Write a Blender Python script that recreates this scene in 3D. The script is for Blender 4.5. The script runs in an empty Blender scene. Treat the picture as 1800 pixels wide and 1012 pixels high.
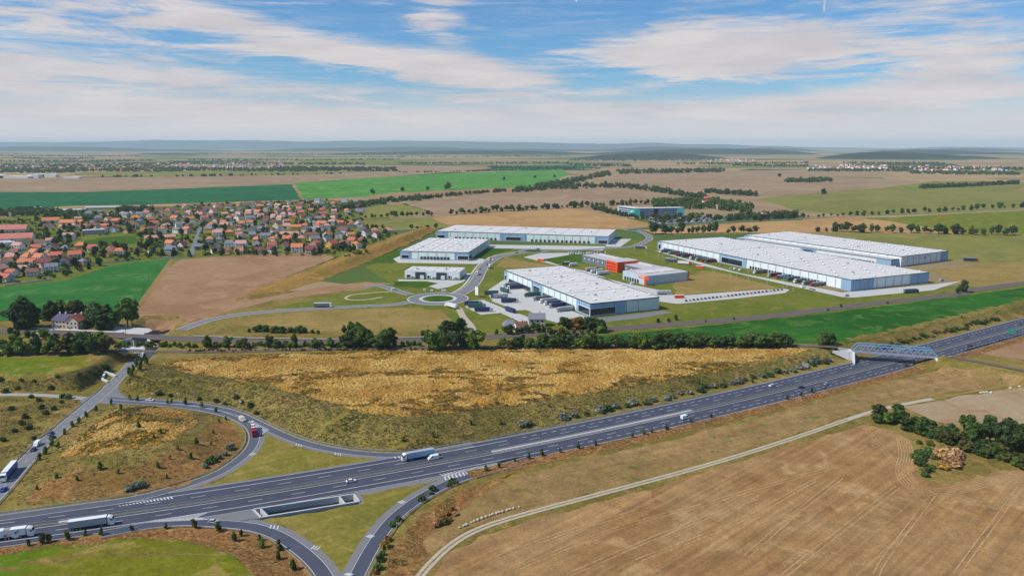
import bpy, bmesh, math, random
import numpy as np
from mathutils import Vector, Matrix
from mathutils.geometry import delaunay_2d_cdt
rnd = random.Random(7); NR = np.random.default_rng(7)
sc = bpy.context.scene
COL = sc.collection
# ------------------------------------------------------------------ camera
F = 1285.0; PITCH = math.atan(250/1285.0); CAMZ = 143.0
cam = bpy.data.cameras.new('camera'); cam.sensor_width = 36; cam.lens = F/1800*36; cam.clip_start = 1; cam.clip_end = 120000
camo = bpy.data.objects.new('camera', cam); COL.objects.link(camo)
camo.location = (0, 0, CAMZ); camo.rotation_euler = (math.pi/2-PITCH, 0, 0); sc.camera = camo
# ------------------------------------------------------------------ render settings
sc.render.engine = 'CYCLES'
cy = sc.cycles; cy.use_denoising = True; cy.max_bounces = 5; cy.diffuse_bounces = 2; cy.glossy_bounces = 2; cy.transmission_bounces = 2
cy.volume_bounces = 1; cy.transparent_max_bounces = 4; cy.caustics_reflective = False; cy.caustics_refractive = False
vs = sc.view_settings; vs.view_transform = 'Standard'; vs.look = 'None'; vs.gamma = 1; vs.use_curve_mapping = False; vs.exposure = 0.0
# ------------------------------------------------------------------ node helper
class NT:
    def __init__(s, tree): s.t = tree; s.n = tree.nodes; s.l = tree.links
    def new(s, typ, **kw):
        n = s.n.new(typ)
        for k, v in kw.items(): setattr(n, k, v)
        return n
    def put(s, sock, v):
        if v is None: return
        if hasattr(v, 'links'): s.l.new(v, sock)
        else: sock.default_value = v
    def math(s, op, a, b=None, c=None, clamp=False):
        n = s.new('ShaderNodeMath', operation=op); n.use_clamp = clamp
        s.put(n.inputs[0], a); s.put(n.inputs[1], b); s.put(n.inputs[2], c); return n.outputs[0]
    def mix(s, f, a, b, typ='MIX'):
        n = s.new('ShaderNodeMix', data_type='RGBA', blend_type=typ)
        s.put(n.inputs[0], f); s.put(n.inputs[6], a); s.put(n.inputs[7], b); return n.outputs[2]
    def noise(s, vec, scale, detail=4, rough=.55, dist=0):
        n = s.new('ShaderNodeTexNoise'); s.put(n.inputs['Vector'], vec); n.inputs['Scale'].default_value = scale
        n.inputs['Detail'].default_value = detail; n.inputs['Roughness'].default_value = rough; n.inputs['Distortion'].default_value = dist
        return n.outputs[0]
    def ramp(s, v, lo, hi, a=0., b=1., smooth=True):
        n = s.new('ShaderNodeMapRange'); n.interpolation_type = 'SMOOTHSTEP' if smooth else 'LINEAR'
        s.put(n.inputs[0], v); n.inputs[1].default_value = lo; n.inputs[2].default_value = hi; n.inputs[3].default_value = a; n.inputs[4].default_value = b
        return n.outputs[0]
    def mapping(s, vec, rot=(0,0,0), scale=(1,1,1), loc=(0,0,0)):
        n = s.new('ShaderNodeMapping'); s.put(n.inputs[0], vec); n.inputs[1].default_value = loc; n.inputs[2].default_value = rot; n.inputs[3].default_value = scale
        return n.outputs[0]
def c4(c): return (c[0], c[1], c[2], 1)
def S(r, g, b, k=.80):
    f = lambda x: ((x/255)/12.92 if x <= 10 else ((x/255+.055)/1.055)**2.4)*k
    r, g, b = f(r)*1.02, f(g), f(b)*.93; l = .3*r+.6*g+.1*b; q = 1.07
    return (max(.004, l+(r-l)*q), max(.004, l+(g-l)*q), max(.004, l+(b-l)*q))
# ------------------------------------------------------------------ sky
SUN_AZ = math.radians(-106)      # compass-like angle from +Y towards +X where the sun stands
SUN_EL = math.radians(47)
w = bpy.data.worlds.new('World'); sc.world = w; w.use_nodes = True
T = NT(w.node_tree); T.n.clear()
def build_sky():
    tc = T.new('ShaderNodeTexCoord'); d = tc.outputs['Generated']
    sep = T.new('ShaderNodeSeparateXYZ'); T.l.new(d, sep.inputs[0]); X, Y, Z = sep.outputs
    az = T.math('ARCTAN2', X, Y); el = T.math('ARCSINE', Z)
    sky = T.new('ShaderNodeTexSky', sky_type='NISHITA'); sky.sun_disc = False; sky.sun_elevation = SUN_EL; sky.sun_rotation = SUN_AZ
    sky.altitude = 300; sky.air_density = 1.0; sky.dust_density = .6; sky.ozone_density = 3.0
    blue = T.mix(1, sky.outputs[0], (.50, .83, 1.08, 1), 'MULTIPLY')
    def vec(a, b):
        n = T.new('ShaderNodeCombineXYZ'); T.put(n.inputs[0], a); T.put(n.inputs[1], b); return n.outputs[0]
    elw = T.math('POWER', T.math('MAXIMUM', el, .0), .75)
    q = vec(T.math('MULTIPLY', az, 3.2), T.math('MULTIPLY', elw, 15.))
    qr = T.mapping(q, (0, 0, math.radians(9)))
    warp = T.noise(qr, 1.1, 4)
    n1 = T.noise(T.mapping(qr, (0,0,0), (1.25, 1.5, 1)), 1.5, 11, .66, .9)
    n2 = T.noise(T.mapping(q, (0, 0, math.radians(-14)), (1, 2.6, 1)), 3.0, 10, .70, .8)
    fb = T.math('ADD', T.math('MULTIPLY', n1, .62), T.math('MULTIPLY', n2, .38))
    wa = T.math('MULTIPLY', T.math('SUBTRACT', warp, .5), .10)
    azw = T.math('ADD', az, wa); elv = T.math('ADD', el, T.math('MULTIPLY', T.math('SUBTRACT', n1, .5), .05))
    tot = None
    blobs = [(120,148,330,42,.05,.62),(560,95,250,24,.16,.60),(830,140,150,26,.12,.50),(770,45,75,45,.6,.52),(1200,105,210,50,-.05,.66),
             (1400,120,190,30,.02,.42),(1690,135,150,42,-.3,.5),(1560,75,180,30,-.2,.32),(420,15,150,18,.1,.42),(260,45,220,28,.1,.40),(1330,25,190,22,.0,.22),(60,70,190,26,.15,.36),(330,205,420,20,.03,.5),(1050,200,460,16,-.02,.45),(1560,190,300,20,-.06,.45),(640,168,260,12,.05,.3)]
    for u, v, ru, rv, rot, amp in blobs:
        a0 = math.atan((u-900)/F); e0 = math.atan((256-v)/F)
        da = T.math('SUBTRACT', azw, a0); de = T.math('SUBTRACT', elv, e0)
        c, s_ = math.cos(rot), math.sin(rot)
        x1 = T.math('MULTIPLY_ADD', da, c*F/ru, T.math('MULTIPLY', de, -s_*F/ru))
        y1 = T.math('MULTIPLY_ADD', da, s_*F/rv, T.math('MULTIPLY', de, c*F/rv))
        r2 = T.math('MULTIPLY_ADD', x1, x1, T.math('MULTIPLY', y1, y1))
        g = T.math('MULTIPLY', T.math('EXPONENT', T.math('MULTIPLY', r2, -.8)), amp)
        tot = g if tot is None else T.math('ADD', tot, g)
    outside = T.ramp(el, .19, .30, 0, .22)
    val = T.math('ADD', T.math('ADD', T.math('MULTIPLY', T.math('SUBTRACT', fb, .5), 2.3), tot), outside)
    m = T.ramp(val, .19, .68, 0, .97)
    wisp = T.math('MULTIPLY', T.ramp(n2, .44, .74), .32)
    m = T.math('MAXIMUM', m, wisp)
    low = T.ramp(T.math('ADD', elv, T.math('MULTIPLY', T.math('SUBTRACT', n2, .5), .03)), .012, .086, .96, 0)
    m2 = T.math('SUBTRACT', 1, T.math('MULTIPLY', T.math('SUBTRACT', 1, m), T.math('SUBTRACT', 1, low)))
    # two thin vapour trails
    for (u0, v0, u1, v1) in ((978,-12,1010,24),(1417,-30,1421,58)):
        a0, e0, a1, e1 = math.atan((u0-900)/F), math.atan((256-v0)/F), math.atan((u1-900)/F), math.atan((256-v1)/F)
        L = math.hypot(a1-a0, e1-e0); ca, sa = (a1-a0)/L, (e1-e0)/L
        da = T.math('SUBTRACT', T.math('ADD', az, T.math('MULTIPLY', wa, .05)), a0); de = T.math('SUBTRACT', el, e0)
        t = T.math('MULTIPLY_ADD', da, ca/L, T.math('MULTIPLY', de, sa/L)); s2 = T.math('MULTIPLY_ADD', da, -sa, T.math('MULTIPLY', de, ca))
        k = T.math('MULTIPLY', T.ramp(T.math('ABSOLUTE', T.math('SUBTRACT', t, .5)), .4, .5, 1, 0), T.ramp(T.math('ABSOLUTE', s2), .0002, .0022, .7, 0))
        m2 = T.math('MAXIMUM', m2, k)
    tone = T.noise(qr, 2.3, 5)
    cl = T.mix(T.ramp(tone, .3, .7), (5.5, 5.15, 5.35, 1), (6.7, 6.25, 6.2, 1))
    cl = T.mix(T.ramp(el, .0, .06, 1, 0), cl, (7.0, 6.6, 6.6, 1))
    col = T.mix(m2, blue, cl)
    bg = T.new('ShaderNodeBackground'); T.l.new(col, bg.inputs[0]); bg.inputs[1].default_value = .11
    o = T.new('ShaderNodeOutputWorld'); T.l.new(bg.outputs[0], o.inputs[0])
build_sky()
w.cycles.sampling_method = 'MANUAL'; w.cycles.sample_map_resolution = 512
# ------------------------------------------------------------------ sun
sl = bpy.data.lights.new('sun', 'SUN'); sl.energy = 4.2; sl.angle = math.radians(1.2); sl.color = (1, .95, .87)
so = bpy.data.objects.new('sun', sl); COL.objects.link(so); so.location = (0, 0, 800)
sd = Vector((math.sin(SUN_AZ)*math.cos(SUN_EL), math.cos(SUN_AZ)*math.cos(SUN_EL), math.sin(SUN_EL)))
so.rotation_euler = sd.to_track_quat('Z', 'Y').to_euler()
# ------------------------------------------------------------------ projection helpers (photo pixel -> place on the ground)
LOW = -7.0
def ray(u, v):
    a = (u-900)/F; b = (v-506)/F
    return a, math.cos(PITCH)-b*math.sin(PITCH), -math.sin(PITCH)-b*math.cos(PITCH)
def G(u, v, z=0.):
    a, dy, dz = ray(u, v); t = (z-CAMZ)/dz; return (a*t, dy*t)
def pol(pts, z=0.): return [G(u, v, z) for u, v in pts]
def seg_dist(P, line):
    """distance of points P (n,2) to a polyline, and the arc position of the nearest point"""
    best = np.full(len(P), 1e9); L = np.asarray(line, float)
    for a, b in zip(L[:-1], L[1:]):
        ab = b-a; l2 = max(ab@ab, 1e-9); t = np.clip(((P-a)@ab)/l2, 0, 1)
        d = np.hypot(P[:,0]-a[0]-t*ab[0], P[:,1]-a[1]-t*ab[1]); best = np.minimum(best, d)
    return best
def inside(P, poly):
    x, y = P[:,0], P[:,1]; r = np.zeros(len(P), bool); n = len(poly); j = n-1
    for i in range(n):
        xi, yi = poly[i]; xj, yj = poly[j]
        if yi != yj:
            r ^= ((yi > y) != (yj > y)) & (x < (xj-xi)*(y-yi)/(yj-yi)+xi)
        j = i
    return r
def sst(t): t = np.clip(t, 0, 1); return t*t*(3-2*t)
_tab = NR.random((256, 256))
def vnoise(x, y, s):
    x = np.asarray(x)/s; y = np.asarray(y)/s; xi = np.floor(x).astype(int); yi = np.floor(y).astype(int); fx = sst(x-xi); fy = sst(y-yi)
    g = lambda a, b: _tab[a % 256, b % 256]
    return (g(xi,yi)*(1-fx)+g(xi+1,yi)*fx)*(1-fy)+(g(xi,yi+1)*(1-fx)+g(xi+1,yi+1)*fx)*fy
# low ground: the motorway and everything on the camera's side of it; the plateau lies 7 m higher
road_dir = np.array(G(240,628,LOW))-np.array(G(180,690,LOW)); road_dir /= np.hypot(*road_dir)
r0 = np.array(G(243,622,LOW)); rn = np.array([-road_dir[1], road_dir[0]])
MWP = pol([(0,931),(200,906),(400,875),(450,867),(850,800),(1075,750),(1300,701.5),(1544,643),(1800,573)], LOW)
mwc = np.polyfit([p[0] for p in MWP], [p[1] for p in MWP], 3)
def mw_line(x0=-520, x1=1500, st=6.0):
    xs = np.arange(x0, x1, st); a, b = -205., 425.
    y = np.polyval(mwc, np.clip(xs, a, b)); d = np.polyder(mwc)
    y += np.where(xs < a, (xs-a)*np.polyval(d, a), 0)+np.where(xs > b, (xs-b)*np.polyval(d, b), 0)
    return np.stack([xs, y], 1)
MW = mw_line()
def offset(line, o):
    L = np.asarray(line, float); t = np.gradient(L, axis=0); t /= np.hypot(t[:,0], t[:,1])[:,None]
    return L+np.stack([-t[:,1], t[:,0]], 1)*o
mw_up = offset(MW, 19.)
toe = [(-1500.,520.),(-700.,470.)]+pol([(0,687),(70,688),(140,690),(178,668),(212,642),(234,626)], LOW)
toe += [tuple(r0+rn*6+road_dir*t) for t in (5, 40, 80)]+[tuple(r0-rn*6+road_dir*t) for t in (80, 40, 5)]
toe += pol([(258,634),(236,655),(213,680),(214,690),(250,695),(330,702),(400,714),(452,735),(505,763),(565,782),(640,793),(715,797)], LOW)
toe += [tuple(p) for p in mw_up if p[0] > -25]
toe += [(1600., -400.), (-1500., -400.)]
TOE = np.array(toe)
TOEL = np.vstack([TOE, TOE[:1]])
MOUND = np.array(pol([(12,880),(62,803),(112,757),(190,711),(280,711),(380,729),(420,755),(428,775),(398,810),(330,848),(250,866),(120,882),(40,890)], LOW))
MOUNDL = np.vstack([MOUND, MOUND[:1]])
BANK = np.array([(-420,205)]+pol([(0,975),(150,953),(330,942),(430,953),(495,983),(525,1030)], LOW)+[(-60,190)])
BANKL = np.vstack([BANK, BANK[:1]])
RAILR = np.array(pol([(1662,627),(1720,637),(1800,652)], 0)+[(420,360)])
BERM = np.array(pol([(752,401),(700,425),(640,447),(560,478),(500,498),(430,522)], 2))
def Hn(x, y, noise=True):
    x = np.atleast_1d(np.asarray(x, float)); y = np.atleast_1d(np.asarray(y, float)); P = np.stack([x, y], 1)
    z = np.zeros(len(P)); near = (y < 1250) & (x > -1400) & (x < 1500)
    if not near.any(): return z
    Q = P[near]; zz = np.zeros(len(Q))
    ins = inside(Q, TOE); d = seg_dist(Q, TOEL)
    wd = np.interp(Q[:,0], [-420,-300,-285,-235,-215,-190,0,150,240,420], [16,16,9,9,20,26,27,26,18,15])
    zz = np.where(ins, LOW, LOW*(1-sst(d/wd)))
    im = inside(Q, MOUND); dm = seg_dist(Q, MOUNDL)
    zz += np.where(im, 6.5*sst(dm/34), 0)
    ib = inside(Q, BANK); db = seg_dist(Q, BANKL); zz += np.where(ib, 2.2*sst(db/16), 0)
    de = seg_dist(Q, RAILR); zz = np.maximum(zz, np.maximum(-np.maximum(de-4, 0)/1.9, LOW))
    be = seg_dist(Q, BERM); t = np.clip((Q[:,1]-700)/300, 0.15, 1); zz += 7*np.exp(-(be/13)**2)*t
    if noise:
        flat = np.where(im, sst(dm/20), np.where(ins, 0, sst((d-6)/20)*sst((503-Q[:,1])/14)))
        zz += flat*((vnoise(Q[:,0], Q[:,1], 17)-.5)*1.1+(vnoise(Q[:,0], Q[:,1], 6)-.5)*.5)*.7
    z[near] = zz; return z
def H(x, y): return float(Hn([x],[y])[0])
def GH(u, v):
    a, dy, dz = ray(u, v)
    if v < 440: return G(u, v, 0.)
    t0 = (9-CAMZ)/dz; t1 = (-8-CAMZ)/dz; ts = np.linspace(t0, t1, 60)
    h = Hn(a*ts, dy*ts)-(CAMZ+dz*ts); i = int(np.argmax(h >= 0)) if (h >= 0).any() else len(ts)-1
    if i == 0: t = ts[0]
    else:
        k = h[i-1]/(h[i-1]-h[i]) if h[i] != h[i-1] else 0; t = ts[i-1]+(ts[i]-ts[i-1])*k
    return (a*t, dy*t)
def smooth_line(pts, st=4.0):
    P = np.asarray(pts, float); P = np.vstack([2*P[0]-P[1], P, 2*P[-1]-P[-2]]); out = []
    for i in range(1, len(P)-2):
        p0, p1, p2, p3 = P[i-1:i+3]; n = max(2, int(np.hypot(*(p2-p1))/st))
        for k in range(n):
            t = k/n; out.append(.5*((2*p1)+(-p0+p2)*t+(2*p0-5*p1+4*p2-p3)*t*t+(-p0+3*p1-3*p2+p3)*t**3))
    out.append(P[-2]); return np.array(out)
def resample(L, st):
    L = np.asarray(L, float); s = np.concatenate([[0], np.cumsum(np.hypot(*np.diff(L, axis=0).T))]); n = max(2, int(s[-1]/st)+1)
    q = np.linspace(0, s[-1], n); return np.stack([np.interp(q, s, L[:,0]), np.interp(q, s, L[:,1])], 1)
# ------------------------------------------------------------------ objects
def link(o, parent=None):
    COL.objects.link(o)
    if parent is not None: o.parent = parent
    return o
def tag(o, label=None, cat=None, group=None, kind=None):
    if label: o['label'] = label
    if cat: o['category'] = cat
    if group: o['group'] = group
    if kind: o['kind'] = kind
    return o
class MB:
    def __init__(s): s.v = []; s.f = []; s.m = []
    def add(s, vs_, fs, mi=0):
        b = len(s.v); s.v += [tuple(p) for p in vs_]; s.f += [tuple(i+b for i in f) for f in fs]; s.m += [mi]*len(fs); return s
    def box(s, c, size, mi=0, rz=0, top=1.0, topx=None):
        hx, hy, hz = size[0]/2, size[1]/2, size[2]/2; tx = top if topx is None else topx; out = []
        for sz, kx, ky in ((-1,1,1),(1,tx,top)):
            for sx, sy in ((-1,-1),(1,-1),(1,1),(-1,1)):
                x, y = sx*hx*kx, sy*hy*ky; cr, sr = math.cos(rz), math.sin(rz)
                out.append((c[0]+x*cr-y*sr, c[1]+x*sr+y*cr, c[2]+sz*hz))
        return s.add(out, [(0,3,2,1),(4,5,6,7),(0,1,5,4),(1,2,6,5),(2,3,7,6),(3,0,4,7)], mi)
    def bar(s, a, b, w_, h_, mi=0):
        a, b = Vector(a), Vector(b); d = (b-a).normalized(); up = Vector((0,0,1))
        if abs(d.z) > .95: up = Vector((0,1,0))
        x = d.cross(up).normalized()*w_/2; y = x.cross(d).normalized()*h_/2
        vs_ = [p+i*x+j*y for p in (a, b) for i, j in ((-1,-1),(1,-1),(1,1),(-1,1))]
        return s.add(vs_, [(0,3,2,1),(4,5,6,7),(0,1,5,4),(1,2,6,5),(2,3,7,6),(3,0,4,7)], mi)
    def prism(s, prof, y0, y1, mi=0):
        """profile in xz swept along y"""
        n = len(prof); vs_ = [(x, y0, z) for x, z in prof]+[(x, y1, z) for x, z in prof]
        return s.add(vs_, [tuple(range(n)), tuple(range(2*n-1, n-1, -1))]+[(i, i+n, (i+1)%n+n, (i+1)%n) for i in range(n)], mi)
    def cyl(s, c, r, h, n=10, mi=0, axis='z', r2=None):
        r2 = r if r2 is None else r2; vs_ = []
        for k, rr in ((0,r),(1,r2)):
            for i in range(n):
                a = 2*math.pi*i/n; p = (rr*math.cos(a), rr*math.sin(a), h*k)
                if axis == 'y': p = (p[0], p[2]-h/2, p[1])
                if axis == 'x': p = (p[2]-h/2, p[0], p[1])
                vs_.append((c[0]+p[0], c[1]+p[1], c[2]+p[2]))
        return s.add(vs_, [tuple(range(n-1,-1,-1)), tuple(range(n, 2*n))]+[(i, (i+1)%n, (i+1)%n+n, i+n) for i in range(n)], mi)
    def mesh(s, name, mats, smooth=False):
        me = bpy.data.meshes.new(name); me.from_pydata(s.v, [], s.f)
        if not isinstance(mats, (list, tuple)): mats = [mats]
        for m in mats: me.materials.append(m)
        if any(s.m): me.polygons.foreach_set('material_index', s.m)
        if smooth: me.polygons.foreach_set('use_smooth', [True]*len(s.f))
        me.update(); return me
    def build(s, name, mats, parent=None, smooth=False):
        return link(bpy.data.objects.new(name, s.mesh(name, mats, smooth)), parent)
def empty(name, loc, rz=0, scale=None):
    o = bpy.data.objects.new(name, None); o.empty_display_size = .1; o.location = loc; o.rotation_euler = (0,0,rz)
    if scale: o.scale = (scale,)*3 if not isinstance(scale, tuple) else scale
    return link(o)
def copy_tree(o, parent=None):
    c = o.copy(); COL.objects.link(c); c.parent = parent
    for ch in o.children: copy_tree(ch, c)
    return c
def npmesh(name, V, Fq, mats, mi=None, smooth=False):
    me = bpy.data.meshes.new(name); V = np.asarray(V, np.float32); Fq = np.asarray(Fq, np.int32); k = Fq.shape[1]
    me.vertices.add(len(V)); me.vertices.foreach_set('co', V.ravel()); me.loops.add(Fq.size); me.loops.foreach_set('vertex_index', Fq.ravel())
    me.polygons.add(len(Fq)); me.polygons.foreach_set('loop_start', np.arange(0, Fq.size, k, dtype=np.int32)); me.polygons.foreach_set('loop_total', np.full(len(Fq), k, np.int32))
    for m in (mats if isinstance(mats, (list, tuple)) else [mats]): me.materials.append(m)
    if mi is not None: me.polygons.foreach_set('material_index', np.asarray(mi, np.int32))
    if smooth: me.polygons.foreach_set('use_smooth', np.ones(len(Fq), bool))
    me.update(calc_edges=True); me.validate(); return me
# ------------------------------------------------------------------ materials
MATS = {}
def mat(name, col, rough=.8, metal=0., spec=.3, var=.0, vscale=.5, bump=0., bscale=1., rand=0., emit=None):
    m = bpy.data.materials.new(name); m.use_nodes = True; t = NT(m.node_tree); b = t.n['Principled BSDF']
    b.inputs['Roughness'].default_value = rough; b.inputs['Metallic'].default_value = metal; b.inputs['Specular IOR Level'].default_value = spec
    out = None
    pos = t.new('ShaderNodeNewGeometry').outputs['Position']
    base = c4(col)
    if var:
        n = t.noise(pos, vscale, 5); out = t.mix(1, base, t.mix(n, (1-var,)*3+(1,), (1+var,)*3+(1,)), 'MULTIPLY')
    if rand:
        oi = t.new('ShaderNodeObjectInfo').outputs['Random']; hs = t.new('ShaderNodeHueSaturation'); t.put(hs.inputs['Color'], out or base)
        t.put(hs.inputs['Value'], t.ramp(oi, 0, 1, 1-rand, 1+rand, False)); t.put(hs.inputs['Hue'], t.ramp(t.math('FRACT', t.math('MULTIPLY', oi, 7.3)), 0, 1, .5-rand*.06, .5+rand*.06, False)); out = hs.outputs[0]
    if out is None: b.inputs['Base Color'].default_value = base
    else: t.l.new(out, b.inputs['Base Color'])
    if bump:
        bn = t.new('ShaderNodeBump'); bn.inputs['Strength'].default_value = bump; bn.inputs['Distance'].default_value = .3
        t.put(bn.inputs['Height'], t.noise(pos, bscale, 5)); t.l.new(bn.outputs[0], b.inputs['Normal'])
    MATS[name] = m; return m
def field_mat(name, cols, big=.012, mid=.07, fine=.8, streak=None, grain=.35, thr=(.42,.58), thr2=(.5,.64), bump=.35, tracks=None):
    """ground cover: two or three colours in soft patches, mowing or drilling streaks, fine grain"""
    m = bpy.data.materials.new(name); m.use_nodes = True; t = NT(m.node_tree); b = t.n['Principled BSDF']
    b.inputs['Roughness'].default_value = .95; b.inputs['Specular IOR Level'].default_value = .05
    pos = t.new('ShaderNodeNewGeometry').outputs['Position']
    f2 = t.mapping(pos, (0,0,.4), (1,1,.3))
    nb = t.noise(f2, big, 6, .6, .6); col = t.mix(t.ramp(nb, *thr), c4(cols[0]), c4(cols[1]))
    nm = t.noise(f2, mid, 7, .65, .8)
    if len(cols) > 2: col = t.mix(t.ramp(nm, *thr2), col, c4(cols[2]))
    if len(cols) > 3: col = t.mix(t.ramp(t.noise(f2, mid*2.3, 6, .65, .5), .56, .70), col, c4(cols[3]))
    nf = t.noise(pos, fine, 6, .7); g = t.ramp(nf, .28, .72, 1-grain, 1+grain, False)
    gm = t.ramp(t.noise(f2, mid*4, 5, .6), .3, .7, 1-grain*.6, 1+grain*.6, False)
    g = t.math('MULTIPLY', g, gm)
    if streak:
        ang, width, amt = streak
        sv = t.mapping(t.mapping(pos, (0,0,-ang)), (0,0,0), (.024/width, 1/width, .2)); ns = t.noise(sv, 1., 5, .6, .25)
        g = t.math('MULTIPLY', g, t.ramp(ns, .3, .7, 1-amt, 1+amt, False))
    if tracks:
        ang, gap, amt = tracks
        tv = t.new('ShaderNodeSeparateXYZ'); t.l.new(t.mapping(pos, (0,0,-ang)), tv.inputs[0])
        wob = t.math('ADD', tv.outputs[1], t.math('MULTIPLY', t.noise(pos, .02, 2), 14))
        ph = t.math('FRACT', t.math('DIVIDE', wob, gap)); a = t.ramp(t.math('ABSOLUTE', t.math('SUBTRACT', t.math('ABSOLUTE', t.math('SUBTRACT', ph, .5)), 1.1/gap)), .0, .5/gap, amt, 0)
        g = t.math('ADD', g, t.math('MULTIPLY', a, t.ramp(nm, .35, .6)))
    gc = t.new('ShaderNodeCombineColor'); [t.l.new(g, gc.inputs[i]) for i in range(3)]
    col = t.mix(1, col, gc.outputs[0], 'MULTIPLY'); t.l.new(col, b.inputs['Base Color'])
    if bump:
        bn = t.new('ShaderNodeBump'); bn.inputs['Strength'].default_value = bump; bn.inputs['Distance'].default_value = .5
        t.put(bn.inputs['Height'], t.math('ADD', nf, t.noise(pos, fine*.3, 5))); t.l.new(bn.outputs[0], b.inputs['Normal'])
    m['nat'] = 1; MATS[name] = m; return m
# ================================================================== the setting
_a, _b = G(1419,978,LOW), G(1578,855,LOW); ST_ANG = math.atan2(_b[1]-_a[1], _b[0]-_a[0])
ROUGH = field_mat('rough_grass', [S(144,130,76), S(124,112,62), S(156,128,84), S(102,104,52)], .011, .06, .9, grain=.45)
MOWN = field_mat('mown_grass', [S(140,130,68), S(126,122,62), S(154,140,84)], .02, .09, .8, streak=(.6, 2.5, .16), grain=.25)
GOLDG = field_mat('dry_gold_grass', [S(200,150,76), S(180,136,66), S(138,116,56), S(214,166,88)], .02, .08, .7, grain=.5)
SHOULDER = field_mat('rusty_verge_grass', [S(158,116,76), S(136,108,66), S(172,136,94), S(114,108,58)], .03, .12, .9, grain=.5)
STUB = field_mat('stubble', [S(170,137,99), S(160,125,87), S(180,149,110), S(150,114,76)], .008, .035, .9, streak=(ST_ANG, 2.2, .24), grain=.28)
STRIPF = field_mat('fallow_strip', [S(160,132,92), S(148,124,84), S(172,142,104), S(104,110,60)], .01, .04, .8, streak=(.45, 2.2, .14), grain=.34, thr2=(.5,.7))
PALE = field_mat('pale_field', [S(178,158,132), S(170,146,118), S(166,136,108)], .01, .05, .8, streak=(.3, 2.5, .06), grain=.12)
BROWN = field_mat('brown_field', [S(168,136,108), S(156,122,94), S(178,144,114)], .008, .04, .6, streak=(1.1, 3.0, .07), grain=.12)
TAN = field_mat('tan_field', [S(188,152,108), S(176,138,94), S(196,162,120)], .006, .03, .3, streak=(.1, 5.0, .10), grain=.1)
DUST = field_mat('dusty_brown_field', [S(166,142,118), S(156,132,106), S(176,152,126)], .003, .012, .2, streak=(.15, 7.0, .07), grain=.08)
GREEN1 = field_mat('vivid_green_crop', [S(54,106,42), S(44,90,34), S(84,120,56)], .01, .05, .5, streak=(.42, 4.0, .16), grain=.2, tracks=(.40, 18., -.22))
GREEN2 = field_mat('village_green_crop', [S(64,122,62), S(54,112,52), S(106,140,82)], .01, .03, .5, streak=(.75, 5.0, .15), grain=.18, thr2=(.52,.72), tracks=(.70, 20., -.2))
GREEN3 = field_mat('far_teal_crop', [S(46,108,70), S(40,98,62), S(62,120,78)], .004, .02, .3, streak=(1.3, 8.0, .12), grain=.14, tracks=(1.32, 26., -.2))
GREEN4 = field_mat('far_bright_crop', [S(90,148,68), S(80,138,58), S(120,160,90)], .004, .015, .3, streak=(1.25, 8.0, .12), grain=.14, tracks=(1.25, 26., -.18))
OLIVE = field_mat('olive_meadow', [S(136,136,74), S(126,126,70), S(150,142,88)], .004, .02, .3, streak=(.2, 8.0, .09), grain=.1)
MEADG = field_mat('green_meadow', [S(100,126,40), S(122,122,46), S(156,140,82), S(126,124,40)], .02, .06, .8, streak=(.35, 3.0, .12), grain=.3)
LAWN = field_mat('estate_lawn', [S(118,124,56), S(104,116,48), S(134,130,72)], .02, .08, .7, grain=.2)
LAWN2 = field_mat('young_lawn', [S(70,104,34), S(62,94,30), S(96,110,48)], .03, .1, .7, grain=.2)
BERMG = field_mat('berm_dry_grass', [S(160,126,74), S(140,118,66), S(176,140,84), S(112,108,56)], .015, .06, .6, grain=.35)
DRYG = field_mat('dry_meadow', [S(164,140,92), S(150,130,80), S(140,130,72)], .02, .07, .6, streak=(.2, 3.0, .12), grain=.22)
ASPH = mat('motorway_asphalt', (.074,.081,.112), .85, var=.28, vscale=.12, spec=.25)
ASPH2 = mat('ramp_asphalt', (.10,.11,.135), .85, var=.16, vscale=.2, spec=.25)
ASPH3 = mat('local_asphalt', (.19,.195,.205), .9, var=.16, vscale=.2, spec=.2)
SHOUL = mat('shoulder_asphalt', (.20,.195,.20), .9, var=.18, vscale=.3, spec=.2)
PAINT = mat('road_paint', (.66,.66,.65), .7, var=.25, vscale=.6)
CONC = mat('concrete', (.52,.51,.48), .85, var=.16, vscale=.25)
CONCW = mat('pale_concrete', (.62,.64,.63), .85, var=.14, vscale=.3)
YARD = mat('yard_paving', (.50,.49,.46), .9, var=.09, vscale=.06)
GRAVEL = mat('gravel', (.44,.38,.28), .95, var=.2, vscale=.4, bump=.3)
BALLAST = mat('track_ballast', (.155,.115,.10), .95, var=.3, vscale=.3, bump=.3)
STEEL = mat('galvanised_steel', (.45,.46,.46), .5, .6, var=.1)
RAILM = mat('rail_steel', (.26,.20,.17), .45, .6)
DARKV = mat('median_strip', (.13,.125,.115), .95, var=.3, vscale=.6)

def ground_mesh():
    V = []; Fs = []
    def block(x0, x1, y0, y1, st, drop):
        nx = int(round((x1-x0)/st)); ny = int(round((y1-y0)/st)); xs = np.linspace(x0, x1, nx+1); ys = np.linspace(y0, y1, ny+1)
        X, Y = np.meshgrid(xs, ys); z = Hn(X.ravel(), Y.ravel())-drop
        tr = inside(np.stack([X.ravel(), Y.ravel()], 1), TRENCH_OUT); z = np.where(tr, LOW-7.5, z)
        b = sum(len(v) for v in V); V.append(np.stack([X.ravel(), Y.ravel(), z], 1))
        i = (np.arange(ny)[:,None]*(nx+1)+np.arange(nx)[None]).ravel()+b
        Fs.append(np.stack([i, i+1, i+nx+2, i+nx+1], 1))
    block(-460, 560, 150, 720, 3.0, .0)
    return np.vstack(V), np.vstack(Fs)
TR = [G(445,896,LOW), G(459,910,LOW), G(632,882,LOW), G(622,869,LOW)]
ctr = np.mean(TR, axis=0)
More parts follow.
